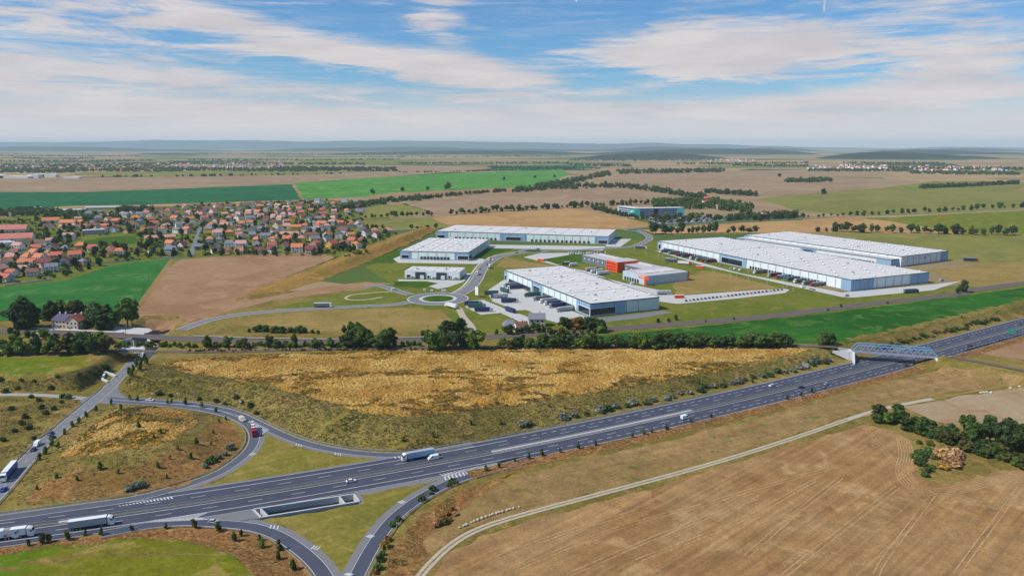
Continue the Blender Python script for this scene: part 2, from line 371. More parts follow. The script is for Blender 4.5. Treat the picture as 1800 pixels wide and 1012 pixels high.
_tl = (np.array(TR[2])-np.array(TR[1])); _tl /= np.hypot(*_tl); _tn = np.array([-_tl[1], _tl[0]])
TRENCH_OUT = [tuple(np.array(p)+_tl*a*3.4+_tn*b_*3.4) for p, a, b_ in zip(TR, (-1,-1,1,1), (2.4,-1,-1,2.4))]
def make_ground():
    V, Fq = ground_mesh()
    o = link(bpy.data.objects.new('ground', npmesh('ground', V, Fq, ROUGH, smooth=True))); tag(o, kind='structure')
    # outlying land at plateau level beyond, low land behind and beside the camera, hidden seams lie under the fields
    fm = far_mat()
    b = MB()
    def quad(x0, x1, y0, y1, z): b.add([(x0,y0,z),(x1,y0,z),(x1,y1,z),(x0,y1,z)], [(0,1,2,3)])
    R = 45000
    quad(-R, R, 720, R, -.02); quad(-R, -460, 478, 720, -.02); quad(560, R, 640, 720, -.02)
    quad(-R, -460, -3000, 478, LOW-.02); quad(560, R, -3000, 640, LOW-.02); quad(-460, 560, -3000, 150, LOW-.02)
    tag(b.build('terrain', fm), kind='structure')
def far_mat():
    m = bpy.data.materials.new('far_farmland'); m.use_nodes = True; t = NT(m.node_tree); b = t.n['Principled BSDF']
    b.inputs['Roughness'].default_value = 1; b.inputs['Specular IOR Level'].default_value = 0
    pos = t.new('ShaderNodeNewGeometry').outputs['Position']
    v = t.new('ShaderNodeTexVoronoi'); v.feature = 'F1'; t.put(v.inputs['Vector'], t.mapping(pos, (0,0,.25), (.0011,.0019,.001))); v.inputs['Scale'].default_value = 1; v.inputs['Randomness'].default_value = .9
    s = t.new('ShaderNodeSeparateColor'); t.l.new(v.outputs['Color'], s.inputs[0])
    r = t.new('ShaderNodeValToRGB'); t.l.new(s.outputs[0], r.inputs[0]); cr = r.color_ramp; cr.interpolation = 'CONSTANT'
    for i, (p, c) in enumerate([(0, S(164,142,116)), (.3, S(150,134,104)), (.48, S(128,132,84)), (.62, S(176,152,118)), (.8, S(92,112,66)), (.9, S(70,88,56))]):
        e = cr.elements[0] if i == 0 else cr.elements.new(p); e.position = p; e.color = c4(c)
    if len(cr.elements) > 6: cr.elements.remove(cr.elements[-1])
    n = t.noise(t.mapping(pos, (0,0,.2), (1,2.2,1)), .004, 6, .7)
    g = t.ramp(n, .3, .7, .8, 1.2, False); gc = t.new('ShaderNodeCombineColor'); [t.l.new(g, gc.inputs[i]) for i in range(3)]
    t.l.new(t.mix(1, r.outputs[0], gc.outputs[0], 'MULTIPLY'), b.inputs['Base Color']); return m
make_ground()
_lift = [0]
def sheet(name, pts, m, zoff=.06, step=None, level=None, world=False, kind='structure', parent=None, dens=6.):
    """a field or paved area laid on the ground; pts in photo pixels or in metres"""
    P = [tuple(p) for p in pts] if world else [G(u, v, level) if level is not None else GH(u, v) for u, v in pts]
    B = []; nat = 'nat' in m and not world; far = min(p[1] for p in P)
    if nat: dens = 2.5 if far < 600 else max(6., far*.01)
    for a, b in zip(P, P[1:]+P[:1]):
        n = max(1, int(math.hypot(b[0]-a[0], b[1]-a[1])/dens)) if step or nat else 1
        B += [(a[0]+(b[0]-a[0])*k/n, a[1]+(b[1]-a[1])*k/n) for k in range(n)]
    if nat:
        A = np.array(B); am = 1.3 if far < 600 else min(6, far*.003)
        jx = (vnoise(A[:,0]+31, A[:,1], dens*2.2)-.5)*2*am+(vnoise(A[:,0]+77, A[:,1], dens*6)-.5)*2*am; jy = (vnoise(A[:,0], A[:,1]+57, dens*2.2)-.5)*2*am+(vnoise(A[:,0], A[:,1]+91, dens*6)-.5)*2*am
        B = [(float(x), float(y)) for x, y in zip(A[:,0]+jx, A[:,1]+jy)]
    pts_ = [Vector(p) for p in B]; ed = [(i, (i+1) % len(B)) for i in range(len(B))]
    if step:
        A = np.array(B); gx = np.arange(A[:,0].min(), A[:,0].max(), step); gy = np.arange(A[:,1].min(), A[:,1].max(), step)
        X, Y = np.meshgrid(gx, gy); Q = np.stack([X.ravel(), Y.ravel()], 1); Q = Q[inside(Q, B)]
        if len(Q):
            Q = Q[seg_dist(Q, np.vstack([A, A[:1]])) > step*.35]; pts_ += [Vector(q) for q in Q]
    r = delaunay_2d_cdt(pts_, ed, [], 1, 1e-4); vv = np.array([(p.x, p.y) for p in r[0]])
    z = Hn(vv[:,0], vv[:,1]) if level is None else np.full(len(vv), level)
    me = bpy.data.meshes.new(name); me.from_pydata([(x, y, h+zoff) for (x, y), h in zip(vv, z)], [], [tuple(f) for f in r[2]]); me.materials.append(m)
    # faces up
    if len(me.polygons) and me.polygons[0].normal.z < 0: me.flip_normals()
    o = link(bpy.data.objects.new(name, me), parent); tag(o, kind=kind); return o
def strip_mesh(b, line, o0, o1, z0, draped=False, mi=0, closed=False):
    A = offset(line, o0); B = offset(line, o1); n = len(A)
    za = Hn(A[:,0], A[:,1])+z0 if draped else np.full(n, z0); zb = Hn(B[:,0], B[:,1])+z0 if draped else np.full(n, z0)
    vs_ = [v for i in range(n) for v in ((*A[i], za[i]), (*B[i], zb[i]))]
    b.add(vs_, [(2*i, 2*i+2, 2*i+3, 2*i+1) if o1 > o0 else (2*i+1, 2*i+3, 2*i+2, 2*i) for i in range(n-1)], mi)
def strip(name, line, o0, o1, z, m, parent=None, draped=False, kind='structure'):
    b = MB(); strip_mesh(b, line, o0, o1, z, draped); o = b.build(name, m, parent)
    if parent is None: tag(o, kind=kind)
    return o
def dashes(b, line, off, wid, dash, gap, z, start=0., smin=None, smax=None, draped=False):
    L = resample(offset(line, off), 1.5); s = np.concatenate([[0], np.cumsum(np.hypot(*np.diff(L, axis=0).T))]); t = start if smin is None else smin
    end = s[-1] if smax is None else smax
    while t+dash < end:
        q = np.linspace(t, t+dash, 3); seg = np.stack([np.interp(q, s, L[:,0]), np.interp(q, s, L[:,1])], 1)
        strip_mesh(b, seg, -wid/2, wid/2, z, draped); t += dash+gap
def near_s(line, u, v, z=LOW):
    p = np.array(G(u, v, z)); s = np.concatenate([[0], np.cumsum(np.hypot(*np.diff(line, axis=0).T))]); return s[int(np.argmin(np.hypot(*(line-p).T)))]
def cut(line, s0, s1):
    s = np.concatenate([[0], np.cumsum(np.hypot(*np.diff(line, axis=0).T))]); k = (s > s0) & (s < s1); return line[k]
# ------------------------------------------------------------------ motorway
ME = 14.6          # half width
mwo = strip('motorway', MW, -ME, ME, LOW+.05, ASPH)
wt = MB()
for sgn in (-1, 1):
    for c_ in (4.1, 8.2, 12.2):
        for k_ in (-.85, .85): strip_mesh(wt, MW, sgn*c_+k_-.38, sgn*c_+k_+.38, LOW+.054)
wt.build('wheel_track', mat('worn_asphalt', (.050,.055,.078), .75, var=.4, vscale=.12, spec=.3), mwo)
strip('median_strip', MW, -1.7, 1.7, LOW+.12, DARKV, mwo)
bm_ = MB()
for sgn in (-1, 1):
    strip_mesh(bm_, MW, sgn*2.15-.14, sgn*2.15+.14, LOW+.06)
    strip_mesh(bm_, MW, sgn*14.2-.1, sgn*14.2+.1, LOW+.06)
    dashes(bm_, MW, sgn*6.15, .2, 6, 12, LOW+.06, start=3 if sgn > 0 else 9)
sA = near_s(MW, 930, 782); sB = near_s(MW, 870, 815)
strip_mesh(bm_, cut(MW, 0, sA), 10.2-.14, 10.2+.14, LOW+.06); dashes(bm_, MW, 10.2, .26, 3, 3, LOW+.06, smin=sA)
strip_mesh(bm_, cut(MW, 0, near_s(MW, 985, 790)), -10.2-.14, -10.2+.14, LOW+.06); dashes(bm_, MW, -10.2, .26, 3, 3, LOW+.06, smin=near_s(MW, 985, 790))
bm_.build('lane_marking', PAINT, mwo)
b = MB()
for u0, u1 in (((850,800),(1232,716)), ((70,922),(196,907))):
    strip_mesh(b, cut(MW, near_s(MW, *u0), near_s(MW, *u1)), -1.5, 1.5, LOW+.16)
b.build('paved_median', CONC, mwo)
strip('verge_of_motorway', cut(MW, near_s(MW, 800, 832), 1e9), -23, -ME+.02, .10, SHOULDER, draped=True)
strip('gravel_edge', MW, ME, ME+1.0, LOW+.04, SHOUL)
# ------------------------------------------------------------------ ramps and roads (centre lines in photo pixels, at motorway level)
def road(name, pts, hw, m, z=LOW, dz=.045, edge=True, centre=False, inner=None, paint=PAINT, shoulder=0., sh2=0.):
    L = smooth_line([G(u, v, z) for u, v in pts] if not isinstance(pts, np.ndarray) else pts); o = strip(name, L, -hw, hw, z+dz, m)
    bb = MB()
    if edge:
        for s in (-1, 1): strip_mesh(bb, L, s*(hw-.35)-.1, s*(hw-.35)+.1, z+dz+.012)
    if centre: dashes(bb, L, 0, .16, 3, 6, z+dz+.012) if centre == 'dash' else strip_mesh(bb, L, -.08, .08, z+dz+.012)
    if bb.v: bb.build('lane_marking', paint, o)
    if shoulder or sh2: 
        q = MB(); 
        if shoulder: strip_mesh(q, L, hw, hw+shoulder, z+dz-.02)
        if sh2: strip_mesh(q, L, -hw-sh2, -hw, z+dz-.02)
        q.build('paved_shoulder', SHOUL, o)
    return L, o
RAMP_UP, r_up = road('exit_ramp', [(192,699),(225,702),(262,704),(330,709),(385,718),(425,730),(460,747),(490,761),(525,775),(575,788),(640,797),(700,799),(760,794),(830,781)], 2.9, ASPH2, dz=.058, shoulder=.6, sh2=1.8)
LOOP, r_lo = road('loop_ramp', [(194,704),(225,706.5),(262,709),(330,715),(385,725),(418,735),(440,750),(447,768),(440,788),(415,811),(375,835),(300,860),(225,878),(120,893),(0,910),(-90,921)], 2.9, ASPH2, dz=.062, shoulder=2.4)
LOWL, r_ll = road('slip_road', [(180,938),(260,923),(330,917),(400,921),(444,926),(487,940),(525,964),(555,991),(575,1020),(590,1060)], 3.1, ASPH, dz=.066, shoulder=2.6)
LOWR, r_lr = road('entry_ramp', [(600,1085),(613,1040),(627,1012),(657,957),(691,912),(731,880),(775,855),(815,839),(870,823),(930,806)], 3.1, ASPH, dz=.070, shoulder=2.8)
LOCAL, r_loc = road('local_road', [(-130,990),(-60,925),(0,862),(40,816),(75,780),(105,755),(150,717),(185,688),(215,657),(240,630)], 3.9, ASPH3, dz=.074, edge=True, centre='dash')
ext = np.array([r0+road_dir*t for t in (-3., 20., 45., 78.)])
road('underpass_road', ext, 3.9, ASPH3, dz=.02, edge=True)
sheet('junction_paving', [(140,704),(150,716),(175,708),(205,712),(235,708),(215,692),(207,683),(212,676),(190,682),(150,699)], ASPH3, .035, level=LOW)
strip('gravel_lane', smooth_line(pol([(-60,692),(0,693),(70,694),(150,700)], LOW)), -2.4, 2.4, LOW+.03, mat('lane_gravel', (.34,.33,.31), .95, var=.2, vscale=.3))
strip('gravel_lane', smooth_line(pol([(716,1040),(738,1012),(762,985),(800,952),(850,926),(930,901),(1050,869),(1200,829),(1300,800),(1400,768),(1490,737),(1545,720),(1610,706),(1640,701)], LOW)), -1.75, 1.75, .10, GRAVEL, draped=True)
strip('field_track', smooth_line(pol([(1640,701),(1700,690),(1760,680)], LOW)), -1.2, 1.2, .16, DRYG, draped=True)
gl = smooth_line(pol([(716,1040),(738,1012),(762,985),(800,952),(850,926),(930,901),(1050,869),(1200,829),(1300,800),(1400,768),(1490,737)], LOW))
strip('lane_ridge_grass', gl, -.35, .35, .12, STRIPF, draped=True)
# hatched gores and rumble bars
gm = MB()
def hatch(a0, a1, b0, b1, n, w_=.5, lean=.0, z=LOW+.088):
    w_ *= .62; n = int(n*1.25)
    """n stripes between line a0-a1 and line b0-b1 (photo pixels)"""
    A0, A1, B0, B1 = (np.array(G(*p, LOW)) for p in (a0, a1, b0, b1))
    for i in range(n):
        t = (i+.5)/n; p = A0+(A1-A0)*t; q = B0+(B1-B0)*min(1.05, t+lean); d = (A1-A0)/np.hypot(*(A1-A0))*w_
        gm.add([(*(p-d), z), (*(p+d), z), (*(q+d), z), (*(q-d), z)], [(0,1,2,3)])
hatch((206,889),(303,872),(206,890),(303,876), 13, .5, .03)
hatch((253,917),(367,900),(253,917),(350,909), 14, .5, -.04)
hatch((253,917.5),(350,909),(253,918),(362,913), 14, .5, .05)
hatch((690,802.5),(765,797),(690,806),(765,799), 9, .45, .03)
hatch((770,834),(870,813),(778,838),(880,815), 14, .5, .04)
hatch((778,838),(872,818),(785,843),(880,821), 12, .5, -.04)
hatch((441,738),(474,755),(446,748),(458,764), 10, .45, .0)
for (u, v, du, dv) in ((482,926,-3,8),(555,962,-7,6),(613,1009,9,2),(651,942,9,3),(706,882,8,3),(525,782,-2,5),(594,798,0,5),(444,798,6,3)):
    for k in (-1,0,1):
        c0 = np.array(G(u+k*5*(abs(dv)/8+.25), v-k*1.2*(1 if du > 2 else -.6), LOW)); dd = np.array(G(u+du, v+dv, LOW))-np.array(G(u, v, LOW)); dd /= np.hypot(*dd); nn = np.array([-dd[1], dd[0]])*.22
        p, q = c0-dd*1.3, c0+dd*1.3
        gm.add([(*(p-nn), LOW+.095), (*(p+nn), LOW+.095), (*(q+nn), LOW+.095), (*(q-nn), LOW+.095)], [(0,1,2,3)])
gm.build('hatched_marking', PAINT, mwo)
# ------------------------------------------------------------------ fields near the motorway
sheet('stubble_field', [(700,1100),(762,1004),(792,975),(842,944),(930,915),(1060,879),(1200,841),(1330,803),(1440,770),(1520,747),(1575,758),(1606,778),(1612,800),(1606,828),(1622,845),(1650,850),(1690,846),(1740,830),(1800,822),(1960,816),(2100,1100)], STUB, .05, level=LOW)
sheet('fallow_field', [(742,952),(800,905),(850,865),(930,833),(1060,800),(1200,768),(1330,735),(1480,696),(1600,660),(1660,642),(1720,650),(1810,662),(1900,664),(1900,648),(1800,667),(1690,686),(1600,703),(1545,716),(1480,735),(1300,793),(1200,824),(1050,863),(930,895),(850,919),(795,946),(760,978)], STRIPF, .04, step=9)
sheet('rough_verge', [(672,1030),(690,960),(742,905),(800,868),(850,850),(905,830),(850,864),(800,905),(742,952),(760,978),(735,1008),(722,1040)], SHOULDER, .05, level=LOW)
sheet('pale_field', [(1585,716),(1640,706),(1730,690),(1800,677),(1950,650),(1950,790),(1800,760),(1700,750),(1640,738)], PALE, .06, step=10)
sheet('pale_field', [(1690,616),(1800,588),(1950,556),(1950,660),(1800,632),(1725,622)], BROWN, .05, step=8)
sheet('grass_field', [(-120,632),(0,629),(70,627),(130,626),(162,631),(158,640),(130,652),(80,661),(0,668),(-120,672)], MEADG, .06, step=6)
g1 = sheet('mown_grass', [(352,861),(385,842),(425,815),(448,792),(458,776),(468,768),(500,782),(545,795),(600,803),(650,806),(704,809),(640,822),(520,841)], MOWN, .035, level=LOW)
sheet('mown_grass', [(462,912),(545,900),(636,885),(632,873),(700,858),(752,847),(700,883),(660,928),(630,975),(606,1012),(596,1030),(588,1010),(570,978),(540,948),(500,925)], MOWN, .035, level=LOW)
sheet('sunken_green', [(-150,1000),(0,978),(100,958),(200,950),(300,944),(355,952),(400,970),(432,992),(448,1012),(470,1100),(-200,1100)], MEADG, .05, step=5)
sheet('verge_bank', [(-150,975),(0,964),(150,943),(250,930),(330,925),(400,930),(445,936),(490,952),(525,978),(550,1012),(565,1050),(470,1100),(448,1012),(432,992),(400,970),(355,952),(300,944),(200,950),(100,958),(0,978),(-150,1000)], SHOULDER, .05, step=3.5)
RP = [(285,640),(330,630),(450,623),(600,618),(800,615),(1000,613),(1200,611),(1380,611),(1420,614),(1400,622),(1330,636),(1240,654),(1130,676),(1020,694),(900,712),(790,726),(720,732),(660,729),(600,714),(540,695),(470,676),(400,664),(330,656)]
sheet('reed_ground', RP, GOLDG, .07, step=5)
MOUNDTOP = [(108,800),(150,760),(200,722),(260,713),(320,722),(350,745),(300,775),(230,785),(170,800)]
sheet('reed_ground', MOUNDTOP, GOLDG, .08, step=3.5)
sheet('dry_bank', [(330,850),(250,866),(120,880),(45,885),(70,850),(150,830),(260,812),(340,780),(385,735),(418,752),(425,778),(395,810)], SHOULDER, .07, step=3.5)
# ------------------------------------------------------------------ land behind the railway
sheet('green_crop', [(960,598),(1010,591),(1080,587),(1200,577),(1400,556),(1560,537),(1800,506),(1950,486),(1950,520),(1800,541),(1700,560),(1600,580),(1490,603),(1400,604),(1250,602),(1100,601)], GREEN1, .10, step=9)
sheet('brown_field', [(236,572),(243,543),(292,474),(318,456),(400,450),(500,445),(558,445),(590,452),(540,472),(470,500),(425,522),(440,527),(560,505),(640,495),(690,499),(600,512),(480,528),(400,548),(360,562),(320,572)], BROWN, .05, step=9)
sheet('green_crop', [(-100,512),(0,505),(60,499),(120,492),(190,468),(240,460),(303,456),(288,474),(238,543),(210,556),(90,562),(-100,566)], GREEN2, .045, level=0)
sheet('tan_field', [(408,570),(440,560),(500,551),(580,546),(680,541),(740,541),(775,549),(800,565),(790,577),(700,582),(560,583),(450,577)], DRYG, .05, level=0)
sheet('berm_grass', [(420,524),(470,500),(560,465),(640,435),(700,412),(745,400),(770,402),(740,420),(690,440),(640,462),(570,492),(500,512)], BERMG, .09, step=6)
sheet('estate_grass', [(640,470),(720,440),(780,430),(950,430),(1150,420),(1240,440),(1480,520),(1700,500),(1900,480),(1900,500),(1500,545),(1200,575),(1050,588),(900,590),(800,580),(780,545),(700,540),(560,545),(480,540),(600,515),(690,500)], LAWN, .02, level=0)
sheet('meadow', [(1630,475),(1700,468),(1950,440),(1950,480),(1800,498),(1720,505),(1690,500)], DRYG, .05, level=0)
sheet('meadow', [(1130,414),(1500,409),(1900,412),(1900,462),(1700,462),(1600,440),(1420,405),(1300,408)], OLIVE, .04, level=0)
sheet('wheat_field', [(1128,404),(1220,396),(1420,386),(1500,381),(1560,388),(1640,402),(1700,411),(1480,409),(1300,409),(1150,411)], TAN, .06, level=0)
sheet('wheat_field', [(757,382),(880,373),(1005,366),(1040,372),(1150,394),(1135,400),(1070,405),(790,398)], TAN, .06, level=0)
sheet('ploughed_field', [(712,358),(790,349),(890,340),(1000,334),(1075,332),(1200,350),(1160,360),(1010,364),(880,372),(772,379)], DUST, .06, level=0)
sheet('ploughed_field', [(640,349),(700,345),(890,337),(960,330),(880,330),(760,336),(660,342)], BROWN, .07, level=0)
sheet('olive_field', [(635,366),(712,358),(760,373),(700,381),(638,385)], OLIVE, .06, level=0)
sheet('olive_field', [(636,388),(755,381),(790,399),(740,404),(650,405)], OLIVE, .06, level=0)
sheet('teal_crop', [(-300,345),(0,338),(150,338),(512,324),(531,351),(400,355),(250,360),(130,362),(60,366),(0,372),(-300,392)], GREEN3, .06, level=0)
sheet('bright_crop', [(517,322),(640,313),(790,305),(985,298),(1003,306),(960,322),(925,334),(800,336),(700,338),(640,346),(534,351)], GREEN4, .06, level=0)
sheet('ploughed_field', [(-300,318),(0,315),(90,313),(400,309),(760,291),(870,296),(700,310),(505,322),(150,336),(0,336),(-300,342)], DUST, .05, level=0)
sheet('green_strip', [(115,308),(150,303),(430,299),(690,300),(560,307),(300,311)], OLIVE, .07, level=0)
sheet('green_strip', [(500,280),(700,279),(760,287),(560,291)], MEADG, .07, level=0)
sheet('ploughed_field', [(1000,325),(1060,315),(1110,304),(1300,303),(1480,312),(1620,318),(1560,328),(1330,348),(1250,345),(1120,330)], DUST, .06, level=0)
sheet('olive_field', [(1335,349),(1560,329),(1640,318),(1950,322),(1950,360),(1800,368),(1600,378),(1510,380),(1400,371)], OLIVE, .055, level=0)
sheet('green_meadow', [(1515,384),(1600,380),(1800,370),(1950,364),(1950,412),(1700,411),(1640,402),(1560,388)], MEADG, .065, level=0)
sheet('ploughed_field', [(1780,335),(1800,328),(1950,322),(1950,336)], BROWN, .08, level=0)
sheet('dark_crop', [(850,292),(1020,290),(1060,296),(880,300)], GREEN3, .08, level=0)
sheet('village_green', [(140,425),(180,417),(240,414),(238,428),(190,432),(143,434)], LAWN2, .08, level=0)
sheet('village_ground', [(-200,400),(0,384),(120,366),(300,362),(560,352),(660,352),(700,400),(660,432),(600,452),(560,446),(320,456),(190,470),(120,494),(0,507),(-200,520)], LAWN, .02, level=0)

# pale wheel marks pressed into the stubble
wm_ = MB()
def marks(pts, pair=True, w_=.45, n_par=1, gap=0.):
    L = smooth_line(pol(pts, LOW), 4.); _lift[0] += 1
    for k in range(n_par):
        for s_ in ((-.95, .95) if pair else (0,)): strip_mesh(wm_, L, k*gap+s_-w_/2, k*gap+s_+w_/2, LOW+.060+.004*_lift[0])
for a_ in (((1311,978),(1395,905),(1478,839)), ((1380,1010),(1419,978),(1578,855)), ((1540,1010),(1558,978),(1640,870)), ((1680,1010),(1703,978),(1794,855)), ((1180,905),(1300,867),(1472,819)), ((1120,985),(1300,915),(1430,845)), ((905,1000),(1080,930),(1260,880)), ((1000,1010),(1150,945),(1330,875)), ((860,985),(980,940),(1120,898))): marks(a_)
marks(((1519,752),(1550,785),(1578,819),(1610,850)), True, .4)
for k in range(6): marks(((1540,752+k),(1575,760+k*2),(1598-k*4,776+k),(1605-k*5,800),(1600-k*5,828+k),(1618-k*4,850+k*2),(1650,858+k*3),(1690,852+k*3),(1744,838+k*3),(1800,832+k*3),(1900,832+k*3)), False, .5)
wmo = wm_.build('wheel_marks', field_mat('pressed_straw', [S(196,166,128), S(186,154,114), S(170,136,96)], .05, .2, .9, grain=.3)); tag(wmo, kind='structure')
# ================================================================== railway
def ordn(i):
    return str(i)+('th' if 10 <= i % 100 <= 20 else {1:'st',2:'nd',3:'rd'}.get(i % 10, 'th'))
R1 = smooth_line([(-900.,590.)]+pol([(0,581),(60,583),(200,589),(350,596),(450,599.5),(600,601),(750,597),(850,592),(1000,583),(1130,573),(1278,562),(1381,552),(1452,543),(1562,530),(1678,517),(1710,509),(1900,484)], 0), 8)
rw = strip('railway', R1, -7.5, 5.5, .16, BALLAST)
b = MB()
for o_ in (-5., 0., 3.6):
    for s_ in (-.75, .75):
        strip_mesh(b, R1, o_+s_-.12, o_+s_+.12, .42)
b.build('rail', RAILM, rw)
b = MB()
for o_ in (-5., 0., 3.6): strip_mesh(b, R1, o_-1.3, o_+1.3, .26)
b.build('sleeper_bed', mat('sleeper_grey', (.185,.145,.125), .9, var=.3, vscale=.8), rw)
R2 = smooth_line(pol([(-60,624),(60,621),(155,619),(225,617),(325,618.5),(450,617),(600,613.5),(750,611),(900,610),(1100,609),(1300,609),(1420,608.5),(1494,612),(1560,617),(1645,623.5),(1720,636.5),(1800,652)], 0)+[(430.,340.)], 8)
sA_, sB_ = near_s(R2, 1494, 612, 0), near_s(R2, 1648, 624, 0)
rb = MB(); strip_mesh(rb, cut(R2, 0, sA_), -2.6, 2.6, .35); strip_mesh(rb, cut(R2, sB_, 1e9), -2.4, 2.4, .35)
r2o = rb.build('branch_railway', BALLAST); tag(r2o, kind='structure')
b = MB()
for s_ in (-.75, .75): strip_mesh(b, R2, s_-.1, s_+.1, .62)
b.build('rail', RAILM, r2o)
# platform and forecourt by the station
def slab(name, pts, h, m, label=None, cat=None, z=0., kind=None):
    P = pol(pts, z); b = MB(); n = len(P)
    area = sum(P[i][0]*P[(i+1)%n][1]-P[(i+1)%n][0]*P[i][1] for i in range(n))
    if area < 0: P = P[::-1]
    b.add([(x, y, z) for x, y in P]+[(x, y, z+h) for x, y in P], [tuple(range(n, 2*n))]+[(i, (i+1)%n, (i+1)%n+n, i+n) for i in range(n)])
    return tag(b.build(name, m), label, cat, kind=kind)
b = MB(); L_ = resample(R1, 4); q0 = near_s(L_, 330, 590, 0); q1 = near_s(L_, 800, 590, 0); strip_mesh(b, cut(L_, q0, q1), 6.4, 8.4, .55)
tag(b.build('railway_platform', mat('platform_grey', (.36,.345,.32), .9, var=.2)), kind='structure')
b = MB(); strip_mesh(b, cut(L_, near_s(L_, 20, 582, 0), near_s(L_, 215, 590, 0)), 6.2, 10., .45); tag(b.build('railway_platform', CONC), kind='structure')
sheet('forecourt', [(196,580),(205,573),(232,575),(262,577),(268,581),(248,590),(225,587)], YARD, .12, level=0)
# ------------------------------------------------------------------ blue truss bridge over the motorway
BLUE = mat('bridge_blue', (.19,.38,.60), .5, var=.08)
BLUED = mat('bridge_girder', (.30,.35,.43), .6, var=.1)
bA, bB = np.array(G(1497,613,.3)), np.array(G(1646,624,.3)); bd = bB-bA; bl = np.hypot(*bd); bz = math.atan2(bd[1], bd[0])
br = empty('truss_bridge', (bA[0], bA[1], 0), bz); tag(br, 'light blue steel truss railway bridge spanning the motorway', 'bridge')
m_ = MB(); m_.box((bl/2, 0, -.15), (bl, 6.2, .5)); m_.build('deck', BALLAST, br)
for y_ in (-3.4, 3.4):
    m_ = MB(); m_.box((bl/2, y_, -.55), (bl, .5, 1.6)); m_.build('girder', BLUED, br)
    m_ = MB(); nb = 10; hh = 4.3; x0 = bl*.07; x1 = bl*.93
    m_.bar((x0, y_, hh), (x1, y_, hh), .55, .6); m_.build('top_chord', BLUE, br)
    m_ = MB(); m_.bar((.3, y_, .3), (x0, y_, hh), .5, .55); m_.build('end_post', BLUE, br)
    m_ = MB(); m_.bar((bl-.3, y_, .3), (x1, y_, hh), .5, .55); m_.build('end_post', BLUE, br)
    for k in range(nb):
        xa = x0+(x1-x0)*k/nb; xb = x0+(x1-x0)*(k+1)/nb; xm = (xa+xb)/2
        m_ = MB(); m_.bar((xa, y_, hh-.2), (xm, y_, .2), .3, .35); m_.bar((xm, y_, .2), (xb, y_, hh-.2), .3, .35); m_.build('diagonal', BLUE, br)
def abutment(p, rz, w_, d_, z0, label, wing=9., name='bridge_abutment'):
    e = empty(name, (p[0], p[1], z0), rz); tag(e, label, 'abutment')
    h_ = -.8-z0; m_ = MB(); m_.box((0, 0, h_/2), (d_, w_, h_)); m_.build('wall', CONCW, e)
    for s_ in (-1, 1):
        m_ = MB(); x = -d_/2; t = .6
        prof = [(x, 0), (x, h_), (x-wing, h_), (x-wing, h_*.75)]; y0 = s_*(w_/2)-t/2
        m_.prism(prof, y0, y0+t); m_.build('wing_wall', CONCW, e)
        m_ = MB(); m_.add([(d_/2, s_*w_/2, 0), (d_/2, s_*w_/2, h_), (d_/2-1, s_*(w_/2+wing*1.1), .2), (d_/2-1, s_*(w_/2+wing*1.1), h_*.25), (d_/2-1.2, s_*w_/2, 0), (d_/2-1.2, s_*w_/2, h_), (d_/2-2.2, s_*(w_/2+wing*1.1), .2), (d_/2-2.2, s_*(w_/2+wing*1.1), h_*.25)], [(0,2,3,1),(4,5,7,6),(1,3,7,5),(2,6,7,3)]); m_.build('splayed_wall', CONCW, e)
    return e
ux = bd/bl
abutment(bA-ux*.2, bz, 8.5, 3.5, LOW, 'pale concrete abutment with graffiti under the blue bridge beside the reed bank', 11)
abutment(bB+ux*.2, bz+math.pi, 8.5, 3.5, LOW, 'pale concrete abutment under the blue bridge beside the fallow field', 8)
# ------------------------------------------------------------------ two railway bridges over the local road
def near_pt(L, p): return L[int(np.argmin(np.hypot(*(L-np.asarray(p)).T)))]
def road_hit(L):
    best = None
    for t in np.arange(-10, 110, .5):
        p = r0+road_dir*t; q = near_pt(resample(L, 1.), p); d = np.hypot(*(q-p))
        if best is None or d < best[0]: best = (d, p, t)
    return best[1]
h2 = road_hit(R2); h1 = road_hit(R1)
def rail_bridge(c, L, depth, span, name, label, gm_, gh, white):
    i = int(np.argmin(np.hypot(*(L-c).T))); d = L[min(i+1, len(L)-1)]-L[i-1]; rz = math.atan2(d[1], d[0])
    e = empty(name, (c[0], c[1], 0), rz); tag(e, label, 'bridge')
    m_ = MB(); m_.box((0, 0, -.35), (span+6, depth, .9)); m_.build('deck', CONCW if white else BALLAST, e)
    for s_ in (-1, 1):
        m_ = MB(); m_.box((0, s_*(depth/2+.25), -.35+gh/2), (span+(6 if white else 1.5), .5, 1.0+gh)); m_.build('parapet', CONCW if white else gm_, e)
        m_ = MB(); m_.box((s_*(span/2+1.0), 0, (LOW-.8)/2), (2.0, depth+.4, -LOW-.8)); m_.build('abutment_wall', CONCW, e)
        for f_ in (-1, 1):
            m_ = MB(); x = s_*(span/2+1.2); y = f_*(depth/2+.2); m_.add([(x, y, LOW), (x, y, .3), (x+s_*13, y+f_*7, -1.2), (x+s_*13, y+f_*7, LOW), (x+s_*.9, y-f_*.3, LOW), (x+s_*.9, y-f_*.3, .3), (x+s_*13, y+f_*6.2, -1.2), (x+s_*13, y+f_*6.2, LOW)], [(0,1,2,3),(4,7,6,5),(1,5,6,2)]); m_.build('wing_wall', CONCW, e)
    return e
NAVY = mat('navy_steel', (.035,.045,.10), .6)
rail_bridge(h2, R2, 6.0, 11.5, 'rail_bridge', 'pale concrete bridge with splayed walls over the local road', CONCW, .5, True)
rail_bridge(h1, R1, 13.5, 10., 'rail_bridge', 'dark steel girder railway bridge just behind the pale concrete bridge', NAVY, .9, False)
